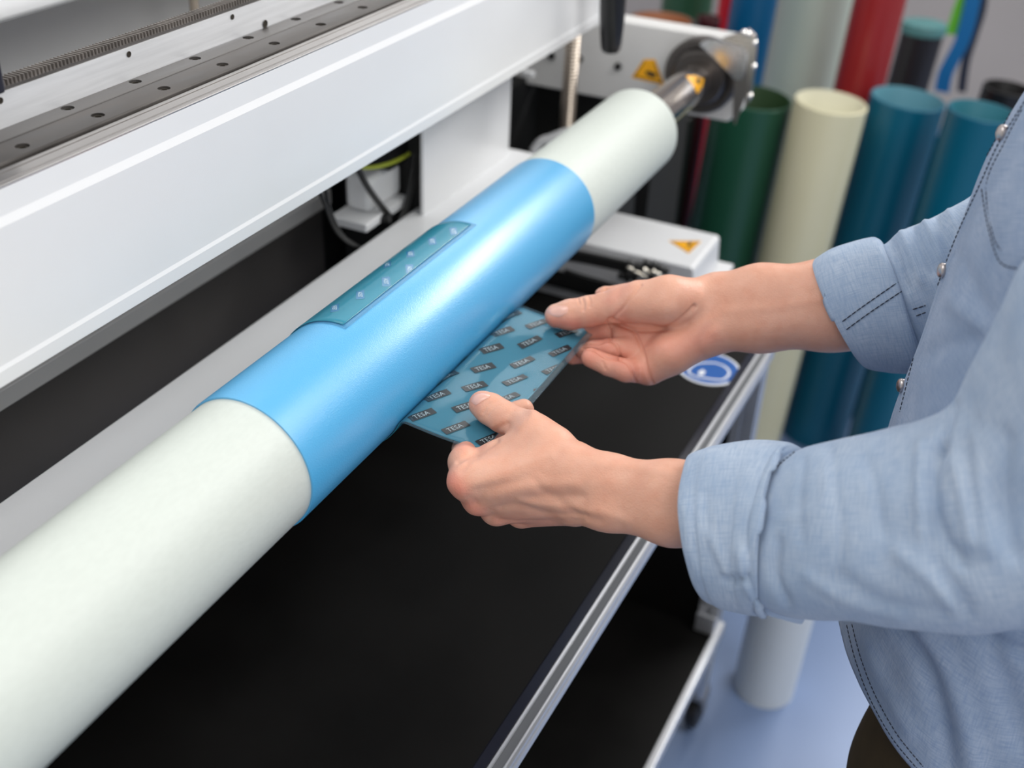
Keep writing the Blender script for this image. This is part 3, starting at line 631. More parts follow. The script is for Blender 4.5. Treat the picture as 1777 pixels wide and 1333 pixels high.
def vnormals(V, Q):
    a = V[Q[:, 2]]-V[Q[:, 0]]; b = V[Q[:, 3]]-V[Q[:, 1]]; fn = np.cross(a, b); N = np.zeros_like(V)
    for i in range(4): np.add.at(N, Q[:, i], fn)
    return N/np.maximum(np.linalg.norm(N, axis=1, keepdims=True), 1e-12)
def smooth_mesh(V, Q, it=3, lam=0.5):
    for _ in range(it):
        S = np.zeros_like(V); c = np.zeros(len(V))
        for i in range(4):
            np.add.at(S, Q[:, i], V[Q[:, (i+1) % 4]]); np.add.at(c, Q[:, i], 1)
            np.add.at(S, Q[:, i], V[Q[:, (i+3) % 4]]); np.add.at(c, Q[:, i], 1)
        V = V+(S/c[:, None]-V)*lam
    return V
def stroke_w(V, N, poly, wpx, facing=True):
    """0..1 weight of each vertex near a pen stroke seen from the photograph's side"""
    px, dep = proj(V); pp = np.array(poly, float); pp = np.array(catmull(pp, 6)) if len(pp) > 2 else pp
    best = np.full(len(V), 1e9)
    for i in range(len(pp)-1):
        a, b = pp[i], pp[i+1]; ab = b-a; t = np.clip(((px-a) @ ab)/max(ab @ ab, 1e-9), 0, 1); best = np.minimum(best, np.linalg.norm(px-a-t[:, None]*ab, axis=1))
    w_ = np.exp(-(best/wpx)**2)
    if facing:
        vd = CAM-V; vd /= np.linalg.norm(vd, axis=1, keepdims=True); w_ *= np.clip((N*vd).sum(1)*4, 0, 1)
    return w_
def sculpt(V, Q, strokes):
    N = vnormals(V, Q); D = np.zeros(len(V))
    for poly, wpx, amp in strokes: D += amp*stroke_w(V, N, poly, wpx)
    return V+N*D[:, None]

def R_(rpx, dep): return rpx*dep/FPX
def jr(t): return J(t[0], t[1], t[2]), R_(t[3], t[2])

# --- right hand (back of the hand towards the camera)
def cones(Fd, lst, k):
    for a, b in lst:
        A_, ra = jr(a); B_, rb = jr(b); Fd.cone(A_, B_, ra, rb, k)
def chainj(Fd, lst, kin=0.003, kout=0.005):
    q = [jr(t) for t in lst]; Fd.chain([a for a, _ in q], [b for _, b in q], kin, kout)
rh_pts = [J(760, 700, 1.04), J(1260, 700, 1.04), J(760, 960, 0.86), J(1260, 960, 0.86), J(760, 960, 1.06), J(1260, 640, 0.86), J(900, 640, 1.08)]
lo, hi = np.min(rh_pts, 0)-0.01, np.max(rh_pts, 0)+0.01
FR = Field(lo, hi, 0.0013)
# forearm
cones(FR, [((1300, 860, 0.860, 58), (1165, 852, 0.895, 50)), ((1300, 902, 0.860, 58), (1165, 892, 0.897, 52))], 0.012)
cones(FR, [((1165, 852, 0.895, 50), (1055, 832, 0.925, 40)), ((1165, 892, 0.897, 52), (1055, 876, 0.927, 41))], 0.012)
cones(FR, [((1055, 832, 0.925, 40), (1000, 815, 0.935, 40)), ((1055, 876, 0.927, 41), (1000, 872, 0.945, 38))], 0.014)
# back of the hand: metacarpals
cones(FR, [((1005, 820, 0.938, 38), (812, 832, 0.955, 34)), ((1005, 842, 0.940, 36), (832, 862, 0.968, 31)), ((1005, 862, 0.948, 35), (862, 882, 0.985, 29)),
           ((1000, 878, 0.962, 33), (905, 889, 1.000, 27))], 0.012)
cones(FR, [((940, 800, 0.955, 38), (870, 805, 0.972, 34))], 0.016)
# thumb base and web
cones(FR, [((985, 805, 0.950, 40), (930, 760, 0.972, 37))], 0.014)
cones(FR, [((915, 780, 0.975, 34), (850, 800, 0.980, 28))], 0.014)
chainj(FR, [(958, 776, 0.960, 38), (922, 745, 0.982, 29), (872, 723, 1.006, 27), (851, 710, 1.013, 26.5), (837, 702, 1.018, 24)], 0.005, 0.008)
# index finger: knuckle, round under the plate, tip showing at its far edge
chainj(FR, [(812, 834, 0.957, 33), (806, 802, 0.980, 27), (810, 780, 1.016, 24), (850, 752, 1.042, 21), (896, 717, 1.052, 18.5), (909, 708, 1.053, 16)], 0.005, 0.006)
# curled fingers below
chainj(FR, [(832, 864, 0.968, 30), (822, 846, 1.005, 24), (850, 812, 1.040, 21), (900, 806, 1.035, 18)], 0.005, 0.004)
chainj(FR, [(862, 884, 0.985, 28), (852, 868, 1.020, 23), (885, 836, 1.050, 20), (930, 836, 1.035, 17)], 0.005, 0.004)
chainj(FR, [(905, 890, 0.999, 25), (896, 880, 1.030, 20), (925, 858, 1.050, 17), (958, 860, 1.035, 15)], 0.005, 0.004)
VR, QR = FR.mesh(); VR = smooth_mesh(VR, QR, 2)
VR = sculpt(VR, QR, [
    ([(955, 790), (920, 800), (880, 820), (825, 838)], 11, 0.0013), ([(1000, 840), (930, 842), (850, 864)], 10, 0.0010),
    ([(935, 820), (890, 838), (830, 850)], 9, -0.0009), ([(1010, 862), (940, 862), (880, 876), (850, 888)], 8, -0.0013),
    ([(1015, 895), (955, 893), (905, 880), (870, 884)], 6, -0.0015), ([(1010, 905), (950, 905), (900, 906), (865, 903)], 5, -0.0012),
    ([(1000, 880), (950, 877), (900, 868)], 6, 0.0009), ([(1040, 905), (1000, 890), (970, 870), (940, 850), (930, 835)], 8, -0.0011),
    ([(795, 800), (820, 786), (845, 776), (862, 764)], 5, -0.0020), ([(800, 818), (815, 800), (828, 793)], 5, -0.0009),
    ([(855, 757), (862, 745), (878, 735)], 5, -0.0016), ([(838, 716), (848, 703), (862, 697)], 2.6, -0.0006), ([(845, 722), (855, 709), (868, 702)], 2.6, -0.0005), ([(834, 724), (843, 712)], 2.6, -0.0004),
    ([(890, 712), (882, 724), (880, 740)], 7, -0.0008), ([(925, 716), (915, 706)], 8, 0.0015), ([(930, 716), (920, 730), (905, 742)], 10, 0.0008),
    ([(786, 842), (796, 850)], 16, 0.0016), ([(812, 872), (820, 885)], 12, 0.0011), ([(805, 872), (815, 865), (826, 872)], 6, -0.0010), ([(850, 905), (858, 893)], 7, -0.0008),
    ([(1010, 770), (1000, 800), (985, 822)], 12, -0.0008), ([(1090, 905), (1050, 890), (1010, 888)], 10, 0.0010), ([(1060, 840), (1000, 838)], 14, 0.0008),
    ([(1160, 822), (1100, 812), (1040, 806)], 8, 0.0007)])
# --- left hand (palm towards the camera)
lh_pts = [J(930, 440, 1.2), J(1600, 440, 1.2), J(930, 700, 1.2), J(1600, 700, 1.05), J(930, 440, 1.05), J(1600, 440, 1.05)]
lo, hi = np.min(lh_pts, 0)-0.01, np.max(lh_pts, 0)+0.01
FL = Field(lo, hi, 0.00115)
cones(FL, [((1570, 515, 1.085, 66), (1440, 510, 1.10, 58)), ((1570, 545, 1.085, 66), (1440, 548, 1.10, 58))], 0.014)
cones(FL, [((1440, 510, 1.10, 58), (1320, 512, 1.115, 50)), ((1440, 548, 1.10, 58), (1320, 556, 1.115, 52))], 0.014)
cones(FL, [((1320, 512, 1.115, 50), (1245, 515, 1.13, 41)), ((1320, 556, 1.115, 52), (1240, 568, 1.13, 43))], 0.014)
cones(FL, [((1245, 520, 1.135, 42), (1090, 545, 1.168, 30)), ((1240, 540, 1.135, 42), (1085, 582, 1.165, 30)), ((1240, 560, 1.135, 42), (1098, 615, 1.156, 29)), ((1235, 572, 1.133, 42), (1122, 640, 1.146, 26))], 0.010)
cones(FL, [((1222, 570, 1.130, 42), (1165, 612, 1.128, 36)), ((1165, 612, 1.128, 36), (1128, 640, 1.136, 28))], 0.008)
cones(FL, [((1215, 525, 1.130, 42), (1160, 522, 1.118, 43)), ((1160, 522, 1.118, 43), (1108, 524, 1.128, 36))], 0.006)
chainj(FL, [(1108, 523, 1.130, 35), (1080, 528, 1.136, 30), (1020, 541, 1.150, 25.5), (990, 546, 1.155, 25), (966, 548, 1.158, 21)], 0.006, 0.004)
chainj(FL, [(1085, 550, 1.168, 27), (1050, 574, 1.172, 21), (1015, 585, 1.182, 19), (985, 592, 1.188, 17)], 0.002, 0.0018)
chainj(FL, [(1085, 582, 1.165, 26), (1050, 600, 1.172, 19), (1012, 613, 1.174, 17.5), (994, 618, 1.174, 15)], 0.002, 0.0015)
chainj(FL, [(1096, 606, 1.152, 25), (1058, 606, 1.150, 18.5), (1030, 607, 1.156, 16.5), (1012, 610, 1.160, 14)], 0.002, 0.0015)
chainj(FL, [(1118, 642, 1.142, 24), (1086, 643, 1.130, 20.5), (1056, 634, 1.127, 18.5), (1026, 621, 1.128, 17.5)], 0.002, 0.0018)
# back knuckles glimpsed beyond the thumb
chainj(FL, [(1090, 512, 1.170, 22), (1050, 508, 1.176, 10), (1042, 508, 1.178, 8)], 0.004, 0.004)
VL, QL = FL.mesh(); VL = smooth_mesh(VL, QL, 2)
VL = sculpt(VL, QL, [
    ([(1058, 556), (1080, 566), (1110, 573), (1140, 572), (1165, 566), (1190, 548), (1205, 532)], 4.0, -0.0030),
    ([(1112, 495), (1095, 515), (1080, 536), (1062, 553)], 2.6, -0.0016), ([(1062, 556), (1092, 570), (1106, 586), (1117, 615), (1124, 645), (1134, 667)], 3.0, -0.0022),
    ([(1053, 560), (1058, 575), (1060, 592)], 2.4, -0.0022), ([(1012, 598), (1035, 597), (1050, 591), (1063, 592), (1072, 602), (1077, 622)], 2.4, -0.0022),
    ([(1010, 604), (1030, 606), (1045, 617), (1058, 622), (1076, 623)], 2.4, -0.0020), ([(1076, 623), (1088, 630), (1098, 645), (1104, 664)], 2.4, -0.0022), ([(1046, 628), (1050, 640)], 2.4, -0.0008),
    ([(1011, 519), (1013, 528), (1012, 538)], 2.4, -0.0014), ([(1004, 520), (1006, 528)], 2.2, -0.0010), ([(1021, 515), (1024, 524), (1023, 532)], 2.4, -0.0011),
    ([(1240, 560), (1225, 575), (1215, 600), (1222, 620)], 9, -0.0012), ([(1180, 600), (1150, 620)], 24, 0.0014), ([(1130, 540), (1160, 535)], 22, 0.0015),
    ([(1045, 506), (1036, 508)], 4, 0.0012), ([(1052, 500), (1047, 506)], 2.5, -0.0012), ([(1120, 590), (1150, 586), (1190, 566)], 10, -0.0010),
    ([(1230, 480), (1222, 500), (1228, 520)], 9, -0.0008), ([(1250, 540), (1330, 535), (1420, 520)], 9, 0.0006)])

# --- rest of the body, inside the clothes
FB = Field((-0.16, 0.48, 0.75), (0.36, 1.18, 1.90), 0.0065)
PX, PY = 0.118, 0.89
def bc(a, b, ra, rb, k=0.05): FB.cone(np.array(a, float), np.array(b, float), ra, rb, k)
EL = J(1785, 852, 0.757)
bc((PX+0.01, PY-0.05, 0.90), (PX, PY-0.06, 1.30), 0.085, 0.090); bc((PX+0.01, PY+0.05, 0.90), (PX, PY+0.06, 1.30), 0.085, 0.090)
bc((PX, PY-0.06, 1.30), (PX+0.01, PY-0.15, 1.42), 0.085, 0.050); bc((PX, PY+0.06, 1.30), (PX+0.01, PY+0.14, 1.41), 0.085, 0.046)
bc((PX+0.01, PY-0.15, 1.42), EL, 0.046, 0.034, 0.03); bc(EL, J(1500, 908, 0.812), 0.034, 0.033, 0.02); bc(J(1500, 908, 0.812), J(1320, 882, 0.857), 0.033, 0.028, 0.02)
bc((PX+0.01, PY+0.14, 1.41), J(1735, 450, 1.072), 0.042, 0.038, 0.03); bc(J(1735, 465, 1.075), J(1540, 528, 1.088), 0.040, 0.036, 0.02)
bc((PX, PY, 1.42), (PX-0.012, PY, 1.56), 0.058, 0.052); HX, HZ = PX-0.035, 1.685
bc((HX+0.02, PY, HZ+0.02), (HX+0.005, PY, HZ+0.035), 0.082, 0.080, 0.04); bc((HX-0.005, PY, HZ-0.02), (HX-0.020, PY, HZ-0.075), 0.062, 0.040, 0.04)
bc((HX-0.070, PY, HZ+0.012), (HX-0.082, PY, HZ-0.026), 0.008, 0.012, 0.015)
for s_ in (-1, 1):
    bc((HX+0.015, PY+s_*0.078, HZ+0.012), (HX+0.010, PY+s_*0.076, HZ-0.026), 0.014, 0.009, 0.008)
bc((HX-0.050, PY-0.014, HZ-0.060), (HX-0.050, PY+0.014, HZ-0.060), 0.014, 0.014, 0.02)
VB, QB = FB.mesh()

def skin_material():
    m = bpy.data.materials.new('skin'); m.use_nodes = True; nt = m.node_tree; p = nt.nodes['Principled BSDF']
    p.inputs['Roughness'].default_value = 0.46; p.inputs['Specular IOR Level'].default_value = 0.45
    p.inputs['Subsurface Weight'].default_value = 0.18; p.inputs['Subsurface Radius'].default_value = (0.006, 0.0025, 0.0014); p.inputs['Subsurface Scale'].default_value = 0.6
    tc = nt.nodes.new('ShaderNodeTexCoord'); at = nt.nodes.new('ShaderNodeAttribute'); at.attribute_name = 'flush'
    n1 = nt.nodes.new('ShaderNodeTexNoise'); n1.inputs['Scale'].default_value = 60; n1.inputs['Detail'].default_value = 6; nt.links.new(tc.outputs['Object'], n1.inputs['Vector'])
    mx = nt.nodes.new('ShaderNodeMix'); mx.data_type = 'RGBA'; mx.inputs['A'].default_value = lin(214, 150, 123); mx.inputs['B'].default_value = lin(232, 182, 158)
    nt.links.new(n1.outputs['Fac'], mx.inputs['Factor'])
    m2 = nt.nodes.new('ShaderNodeMix'); m2.data_type = 'RGBA'; m2.inputs['B'].default_value = lin(218, 126, 108)
    nt.links.new(at.outputs['Fac'], m2.inputs['Factor']); nt.links.new(mx.outputs['Result'], m2.inputs['A']); nt.links.new(m2.outputs['Result'], p.inputs['Base Color'])
    vo = nt.nodes.new('ShaderNodeTexVoronoi'); vo.inputs['Scale'].default_value = 700; nt.links.new(tc.outputs['Object'], vo.inputs['Vector'])
    n2 = nt.nodes.new('ShaderNodeTexNoise'); n2.inputs['Scale'].default_value = 140; n2.inputs['Detail'].default_value = 4; nt.links.new(tc.outputs['Object'], n2.inputs['Vector'])
    ad = nt.nodes.new('ShaderNodeMath'); ad.operation = 'MULTIPLY_ADD'; ad.inputs[1].default_value = 0.35
    nt.links.new(vo.outputs['Distance'], ad.inputs[0]); nt.links.new(n2.outputs['Fac'], ad.inputs[2])
    b = nt.nodes.new('ShaderNodeBump'); b.inputs['Strength'].default_value = 0.5; b.inputs['Distance'].default_value = 0.0009
    nt.links.new(ad.outputs[0], b.inputs['Height']); nt.links.new(b.outputs['Normal'], p.inputs['Normal'])
    return m
SKIN = skin_material()
V = np.concatenate([VR, VL, VB]); Qs = np.concatenate([QR, QL+len(VR), QB+len(VR)+len(VL)])
me = bpy.data.meshes.new('person'); me.from_pydata(V.tolist(), [], Qs.tolist()); me.update()
N = vnormals(V, Qs); fl = np.zeros(len(V))
for poly, wd, a in [([(955, 562), (1000, 565)], 14, .7), ([(1030, 575), (1050, 600), (1000, 625)], 26, .55), ([(1070, 620), (1110, 650)], 30, .5), ([(1100, 590), (1180, 600), (1225, 585)], 26, .35), ([(1075, 545), (1090, 600)], 18, .35),
                    ([(826, 697), (832, 690)], 12, .4), ([(785, 835), (795, 850)], 20, .65), ([(815, 878), (830, 892)], 16, .5), ([(800, 770), (820, 770)], 14, .4), ([(860, 905), (960, 908)], 12, .3), ([(1085, 500), (1060, 520)], 14, .3)]:
    fl = np.maximum(fl, a*stroke_w(V, N, poly, wd, False))
at_ = me.attributes.new('flush', 'FLOAT', 'POINT'); at_.data.foreach_set('value', fl.astype(np.float32))
person = link('person', me, SKIN, None, smooth=3, fix=False)
tag(person, 'person in a faded blue denim shirt at the machine, both hands holding the teal plate', 'person')
BV = BVHTree.FromPolygons(V.tolist(), Qs.tolist())

# fingernails
NAIL = mat('fingernail', lin(232, 178, 160), 0.22, coat=0.4, spec=0.6)
def nail(outline, par=person, bv=BV, th=0.0005):
    pts = []; P2 = np.array(outline, float); c = P2.mean(0); mb = MB(); n = len(P2); rings = 5; vs = []; ok = True
    for r in range(rings):
        f_ = 1-r/rings
        for q in P2:
            a, b = c+(q-c)*f_; hit = bv.ray_cast(Vector(CAM), Vector(ray(a, b)))
            if hit[0] is None: return
            lift = (0.0002 if r == 0 else 0.0006+0.0004*(1-f_*f_))
            vs.append(np.array(hit[0])+np.array(hit[1])*lift)
    hit = bv.ray_cast(Vector(CAM), Vector(ray(*c))); vs.append(np.array(hit[0])+np.array(hit[1])*0.0010)
    fs = [(r*n+k, r*n+(k+1) % n, (r+1)*n+(k+1) % n, (r+1)*n+k) for r in range(rings-1) for k in range(n)]+[((rings-1)*n+k, (rings-1)*n+(k+1) % n, rings*n) for k in range(n)]
    return MB().add(vs, fs).obj('fingernail', NAIL, par, smooth=3)
def ring(P, n=5):
    return catmull([np.array(p, float) for p in P+[P[0]]], n)[:-1]
nail(ring([(949, 540), (960, 533), (976, 531), (986, 534), (984, 543), (972, 550), (958, 548)]))
nail(ring([(818, 697), (822, 688), (834, 683), (847, 684), (850, 689), (838, 696), (826, 703)]))
HAIR = mat('dark_brown_hair', (0.035, 0.022, 0.014, 1), 0.6, bump=0.5, bscale=300)
EYE = mat('eye_white', (0.75, 0.72, 0.70, 1), 0.2); IRIS = mat('iris', (0.03, 0.05, 0.07, 1), 0.2)
FH = Field((HX-0.09, PY-0.11, HZ-0.03), (HX+0.13, PY+0.11, HZ+0.15), 0.0045)
FH.cone(np.array((HX+0.026, PY, HZ+0.035)), np.array((HX+0.012, PY, HZ+0.048)), 0.088, 0.084, 0.01); FH.cone(np.array((HX+0.05, PY, HZ+0.01)), np.array((HX+0.05, PY, HZ-0.02)), 0.065, 0.055, 0.02)
X3, Y3, Z3 = np.meshgrid(*FH.ax, indexing='ij')
FH.F = np.maximum(FH.F, np.maximum((HX-0.035-X3)-0.6*(Z3-HZ-0.05), (HZ+0.015-Z3)-1.2*(X3-HX-0.02))).astype(np.float32)
vh, qh = FH.mesh(); mh = bpy.data.meshes.new('hair'); mh.from_pydata(vh.tolist(), [], qh.tolist()); link('hair', mh, HAIR, person, smooth=3, fix=False)
for s_ in (-1, 1):
    MB().lathe([(0.0115*math.sin(t), -0.0115*math.cos(t)) for t in np.linspace(0.01, PI-0.01, 12)], (HX-0.060, PY+s_*0.031, HZ+0.004), (1, 0, 0), 20).obj('eye', EYE, person, smooth=3)
    MB().lathe([(0.0055*math.sin(t), -0.0030*math.cos(t)) for t in np.linspace(0.01, PI-0.01, 10)], (HX-0.0700, PY+s_*0.031, HZ+0.003), (1, 0, 0), 16).obj('iris', IRIS, person, smooth=3)
    MB().tube([(HX-0.070, PY+s_*0.016, HZ+0.024), (HX-0.072, PY+s_*0.032, HZ+0.028), (HX-0.062, PY+s_*0.048, HZ+0.024)], [0.004, 0.0045, 0.003], 8).obj('eyebrow', HAIR, person, smooth=3)
MB().tube([(HX-0.058, PY-0.020, HZ-0.060), (HX-0.063, PY, HZ-0.059), (HX-0.058, PY+0.020, HZ-0.060)], [0.003, 0.0045, 0.003], 8).obj('lips', mat('lips', lin(190, 110, 100), 0.4), person, smooth=3)
# ---------------------------------------------------------------- clothes
def denim_material(name, ca, cb, cc):
    m = bpy.data.materials.new(name); m.use_nodes = True; nt = m.node_tree; p = nt.nodes['Principled BSDF']
    p.inputs['Roughness'].default_value = 0.85; p.inputs['Specular IOR Level'].default_value = 0.15; p.inputs['Sheen Weight'].default_value = 0.15
    tc = nt.nodes.new('ShaderNodeTexCoord')
    def nz(scale, st, det=3, coord='UV'):
        mp = nt.nodes.new('ShaderNodeMapping'); mp.inputs['Scale'].default_value = st; nt.links.new(tc.outputs[coord], mp.inputs['Vector'])
        n_ = nt.nodes.new('ShaderNodeTexNoise'); n_.inputs['Scale'].default_value = scale; n_.inputs['Detail'].default_value = det; nt.links.new(mp.outputs[0], n_.inputs['Vector']); return n_.outputs['Fac']
    def mr(s, a, b, c=0., d=1.):
        r = nt.nodes.new('ShaderNodeMapRange'); r.inputs[1].default_value = a; r.inputs[2].default_value = b; r.inputs[3].default_value = c; r.inputs[4].default_value = d; nt.links.new(s, r.inputs[0]); return r.outputs[0]
    def mix(f, A_, B_):
        x = nt.nodes.new('ShaderNodeMix'); x.data_type = 'RGBA'; nt.links.new(f, x.inputs['Factor'])
        for k, v in (('A', A_), ('B', B_)):
            if hasattr(v, 'is_linked') or hasattr(v, 'links'): nt.links.new(v, x.inputs[k])
            else: x.inputs[k].default_value = v
        return x.outputs['Result']
    c = mix(mr(nz(22, (1, 1, 1), 5, 'Object'), 0.35, 0.65), ca, cb)                   # washed patches
    h = mr(nz(60, (1, 22, 1), 3), 0.35, 0.7); v = mr(nz(60, (22, 1, 1), 3), 0.35, 0.7)
    c = mix(mr(nz(60, (1.2, 14, 1), 4), 0.42, 0.70, 0, 0.7), c, cc)                   # slubs along both thread directions
    c = mix(mr(nz(60, (14, 1.2, 1), 4), 0.45, 0.70, 0, 0.55), c, cc)
    nt.links.new(c, p.inputs['Base Color'])
    ad = nt.nodes.new('ShaderNodeMath'); ad.operation = 'ADD'; nt.links.new(h, ad.inputs[0]); nt.links.new(v, ad.inputs[1])
    b = nt.nodes.new('ShaderNodeBump'); b.inputs['Strength'].default_value = 0.22; b.inputs['Distance'].default_value = 0.0008
    nt.links.new(ad.outputs[0], b.inputs['Height']); nt.links.new(b.outputs['Normal'], p.inputs['Normal'])
    return m
DENIM = denim_material('faded_denim', lin(160, 177, 199), lin(180, 193, 210), lin(140, 161, 190))
DENIM2 = denim_material('darker_denim', lin(146, 163, 188), lin(164, 178, 200), lin(122, 144, 178))
THREAD = mat('navy_thread', (0.012, 0.016, 0.035, 1), 0.7)
SNAP = mat('pewter_snap', (0.52, 0.47, 0.46, 1), 0.32, 0.9)
from mathutils import noise as mnoise
def add_noise(V, N, amp, sc_, seed=0.0):
    d = np.array([mnoise.noise(Vector((p[0]*sc_[0]+seed, p[1]*sc_[1], p[2]*sc_[2]))) for p in V]); return V+N*(amp*d)[:, None]
def grid_faces(m, n, closed=True):
    return np.array([(i*n+k, i*n+(k+1) % n, (i+1)*n+(k+1) % n, (i+1)*n+k) for i in range(m-1) for k in range(n if closed else n-1)])
def loft(secs, n=96, sub=8, expo=2.0):
    """secs: (centre, half vector a, depth radius); rings perpendicular-ish to the spine"""
    C_ = np.array(catmull([s[0] for s in secs], sub)); A_ = np.array(catmull([s[1] for s in secs], sub)); r = np.array(catmull([np.array([s[2], 0, 0]) for s in secs], sub))[:, 0]
    rows = []; m = len(C_); th = np.linspace(0, 2*PI, n, endpoint=False)
    for i in range(m):
        t = unit(C_[min(i+1, m-1)]-C_[max(i-1, 0)]) if secs[0][3:] == () else None
        t = unit(C_[min(i+2, m-1)]-C_[max(i-2, 0)])
        b = np.cross(t, A_[i]); b = b/np.linalg.norm(b)*r[i]
        if b @ (CAM-C_[i]) < 0: b = -b
        cs, sn = np.cos(th), np.sin(th); f_ = (np.abs(cs)**expo+np.abs(sn)**expo)**(-1/expo)
        rows.append(C_[i]+(f_*cs)[:, None]*A_[i]+(f_*sn)[:, None]*b)
    V = np.concatenate(rows); Q = grid_faces(m, n); return V, Q, m, n
def orient(V, Q, ctr):
    N = vnormals(V, Q)
    return Q if ((V-ctr)*N).sum() > 0 else Q[:, ::-1]
def cloth_obj(name, V, Q, m, n, material, parent, closed=True, su=None):
    me = bpy.data.meshes.new(name); me.from_pydata(V.tolist(), [], Q.tolist()); me.update()
    uv = me.uv_layers.new(name='UVMap'); G_ = V.reshape(m, n, 3)
    du = np.linalg.norm(np.diff(G_, axis=1), axis=2).mean(0).cumsum(); du = np.concatenate([[0], du]); dv = np.concatenate([[0], np.linalg.norm(np.diff(G_, axis=0), axis=2).mean(1).cumsum()])
    li = np.zeros(len(me.loops), np.int32); me.loops.foreach_get('vertex_index', li)
    co = np.stack([du[li % n], dv[li//n]], 1); uv.data.foreach_set('uv', co.ravel().astype(np.float32))
    o = link(name, me, material, parent, smooth=3, fix=False)
    return o
def psec(tx, ty, bx, by, dep, rb):
    a, b = J(tx, ty, dep), J(bx, by, dep); return (0.5*(a+b), 0.5*(a-b), rb)
def wsec(c, a, rb): return (np.array(c, float), np.array(a, float), rb)

# torso of the shirt
zs = [1.515, 1.49, 1.465, 1.44, 1.41, 1.36, 1.29, 1.22, 1.15, 1.05, 0.96, 0.90, 0.84, 0.78, 0.70]
xf = [0.045, 0.030, 0.006, -0.006, -0.016, -0.0235, -0.028, -0.033, -0.0385, -0.0385, -0.036, -0.036, -0.034, -0.030, -0.026]
xbk = [0.175, 0.185, 0.20, 0.215, 0.225, 0.235, 0.24, 0.238, 0.235, 0.232, 0.232, 0.235, 0.238, 0.24, 0.24]
hy = [0.062, 0.092, 0.145, 0.178, 0.194, 0.200, 0.200, 0.196, 0.192, 0.190, 0.192, 0.196, 0.200, 0.202, 0.205]
KY = PY/0.85                                       # silhouette measured at y = 0.85, carried to the body's own distance
zs = [1.676-(1.676-z)*KY for z in zs]; xf = [x*KY if x < 0 else x for x in xf]
zz = np.linspace(zs[0], zs[-1], 150)
fi = lambda a: np.interp(-zz, -np.array(zs), a)
def sm(a, k=9):
    p_ = np.pad(a, k, mode='edge'); return np.convolve(p_, np.ones(2*k+1)/(2*k+1), 'valid')
XF, XB, HY = sm(fi(xf), 4), sm(fi(xbk), 4), sm(fi(hy), 4)
EDGE = np.array([(1462, 1085), (1466, 1110), (1477, 1150), (1500, 1212), (1538, 1280), (1582, 1334), (1650, 1400), (1740, 1470), (1830, 1530)], float)
def torso_pt(z, ph, off=0.0):
    f = lambda a: float(np.interp(-z, -zz, a)); x0, x1, hy_ = f(XF), f(XB), f(HY)
    xc, axx = 0.5*(x0+x1), 0.5*(x1-x0)+off; ayy = hy_+off
    e = 2.3; c, s = math.cos(ph), math.sin(ph); f_ = (abs(c)**e+abs(s)**e)**(-1/e)
    return np.array([xc-axx*f_*c, PY+ayy*f_*s, z])
# shirt-tail hem: for each direction round the body the height at which it meets the hem seen in the photograph
NT = 180; PHS = np.linspace(0, -2*PI, NT); hem = {}
hp = np.linspace(0, 1.5, 40); hz = []
for t in hp:
    zc = np.linspace(1.02, 0.70, 220); q, _ = proj(np.array([torso_pt(z, -t) for z in zc])); d = q[:, 0]-np.interp(q[:, 1], EDGE[:, 1], EDGE[:, 0])
    bad = np.where((d < 0) & (q[:, 1] > 1080))[0]; hz.append(zc[bad[0]] if len(bad) else np.nan)
hz = np.array(hz); good = ~np.isnan(hz); hz = np.interp(hp, hp[good], hz[good]); hz = sm(hz, 2)
rows = []; MT = 150
for k in range(MT):
    s_ = k/(MT-1); row = []
    for ph in PHS:
        a = abs((ph+PI) % (2*PI)-PI); zh = float(np.interp(a, hp, hz))-0.10*max(0, a-1.9); row.append(torso_pt(zz[0]+(zh-zz[0])*s_, ph))
    rows.append(row)
VT = np.array(rows).reshape(-1, 3); QT = grid_faces(MT, NT, closed=False); QT = orient(VT, QT, np.array([PX, PY, 1.1]))
NTm = vnormals(VT, QT); VT = add_noise(VT, NTm, 0.004, (9, 9, 5)); VT = add_noise(VT, NTm, 0.0016, (30, 30, 14), 5.0)
VT = sculpt(VT, QT, [([(1560, 1088), (1590, 1130), (1614, 1180), (1635, 1260), (1645, 1333)], 16, -0.006), ([(1600, 1090), (1640, 1150), (1668, 1230), (1690, 1333)], 18, 0.005),
                     ([(1700, 1090), (1740, 1180), (1777, 1290)], 20, -0.005), ([(1500, 1100), (1530, 1180), (1580, 1270)], 14, 0.003), ([(1640, 1080), (1720, 1110), (1800, 1150)], 14, -0.004),
                     ([(1600, 620), (1640, 600), (1690, 590)], 16, -0.0025), ([(1650, 520), (1700, 560), (1760, 580)], 18, 0.003), ([(1660, 440), (1690, 500), (1720, 560)], 14, -0.002)])
shirt = cloth_obj('shirt', VT, QT, MT, NT, DENIM2, person)
so = shirt.modifiers.new('thickness', 'SOLIDIFY'); so.thickness = 0.0012; so.offset = -1
BT = BVHTree.FromPolygons(VT.tolist(), QT.tolist())
def hitp(bv, a, b, off=0.0):
    h_ = bv.ray_cast(Vector(CAM), Vector(ray(a, b)))
    if h_[0] is None: return None, None
    nn = np.array(h_[1]); nn = nn if nn @ (CAM-np.array(h_[0])) > 0 else -nn
    return np.array(h_[0])+nn*off, nn
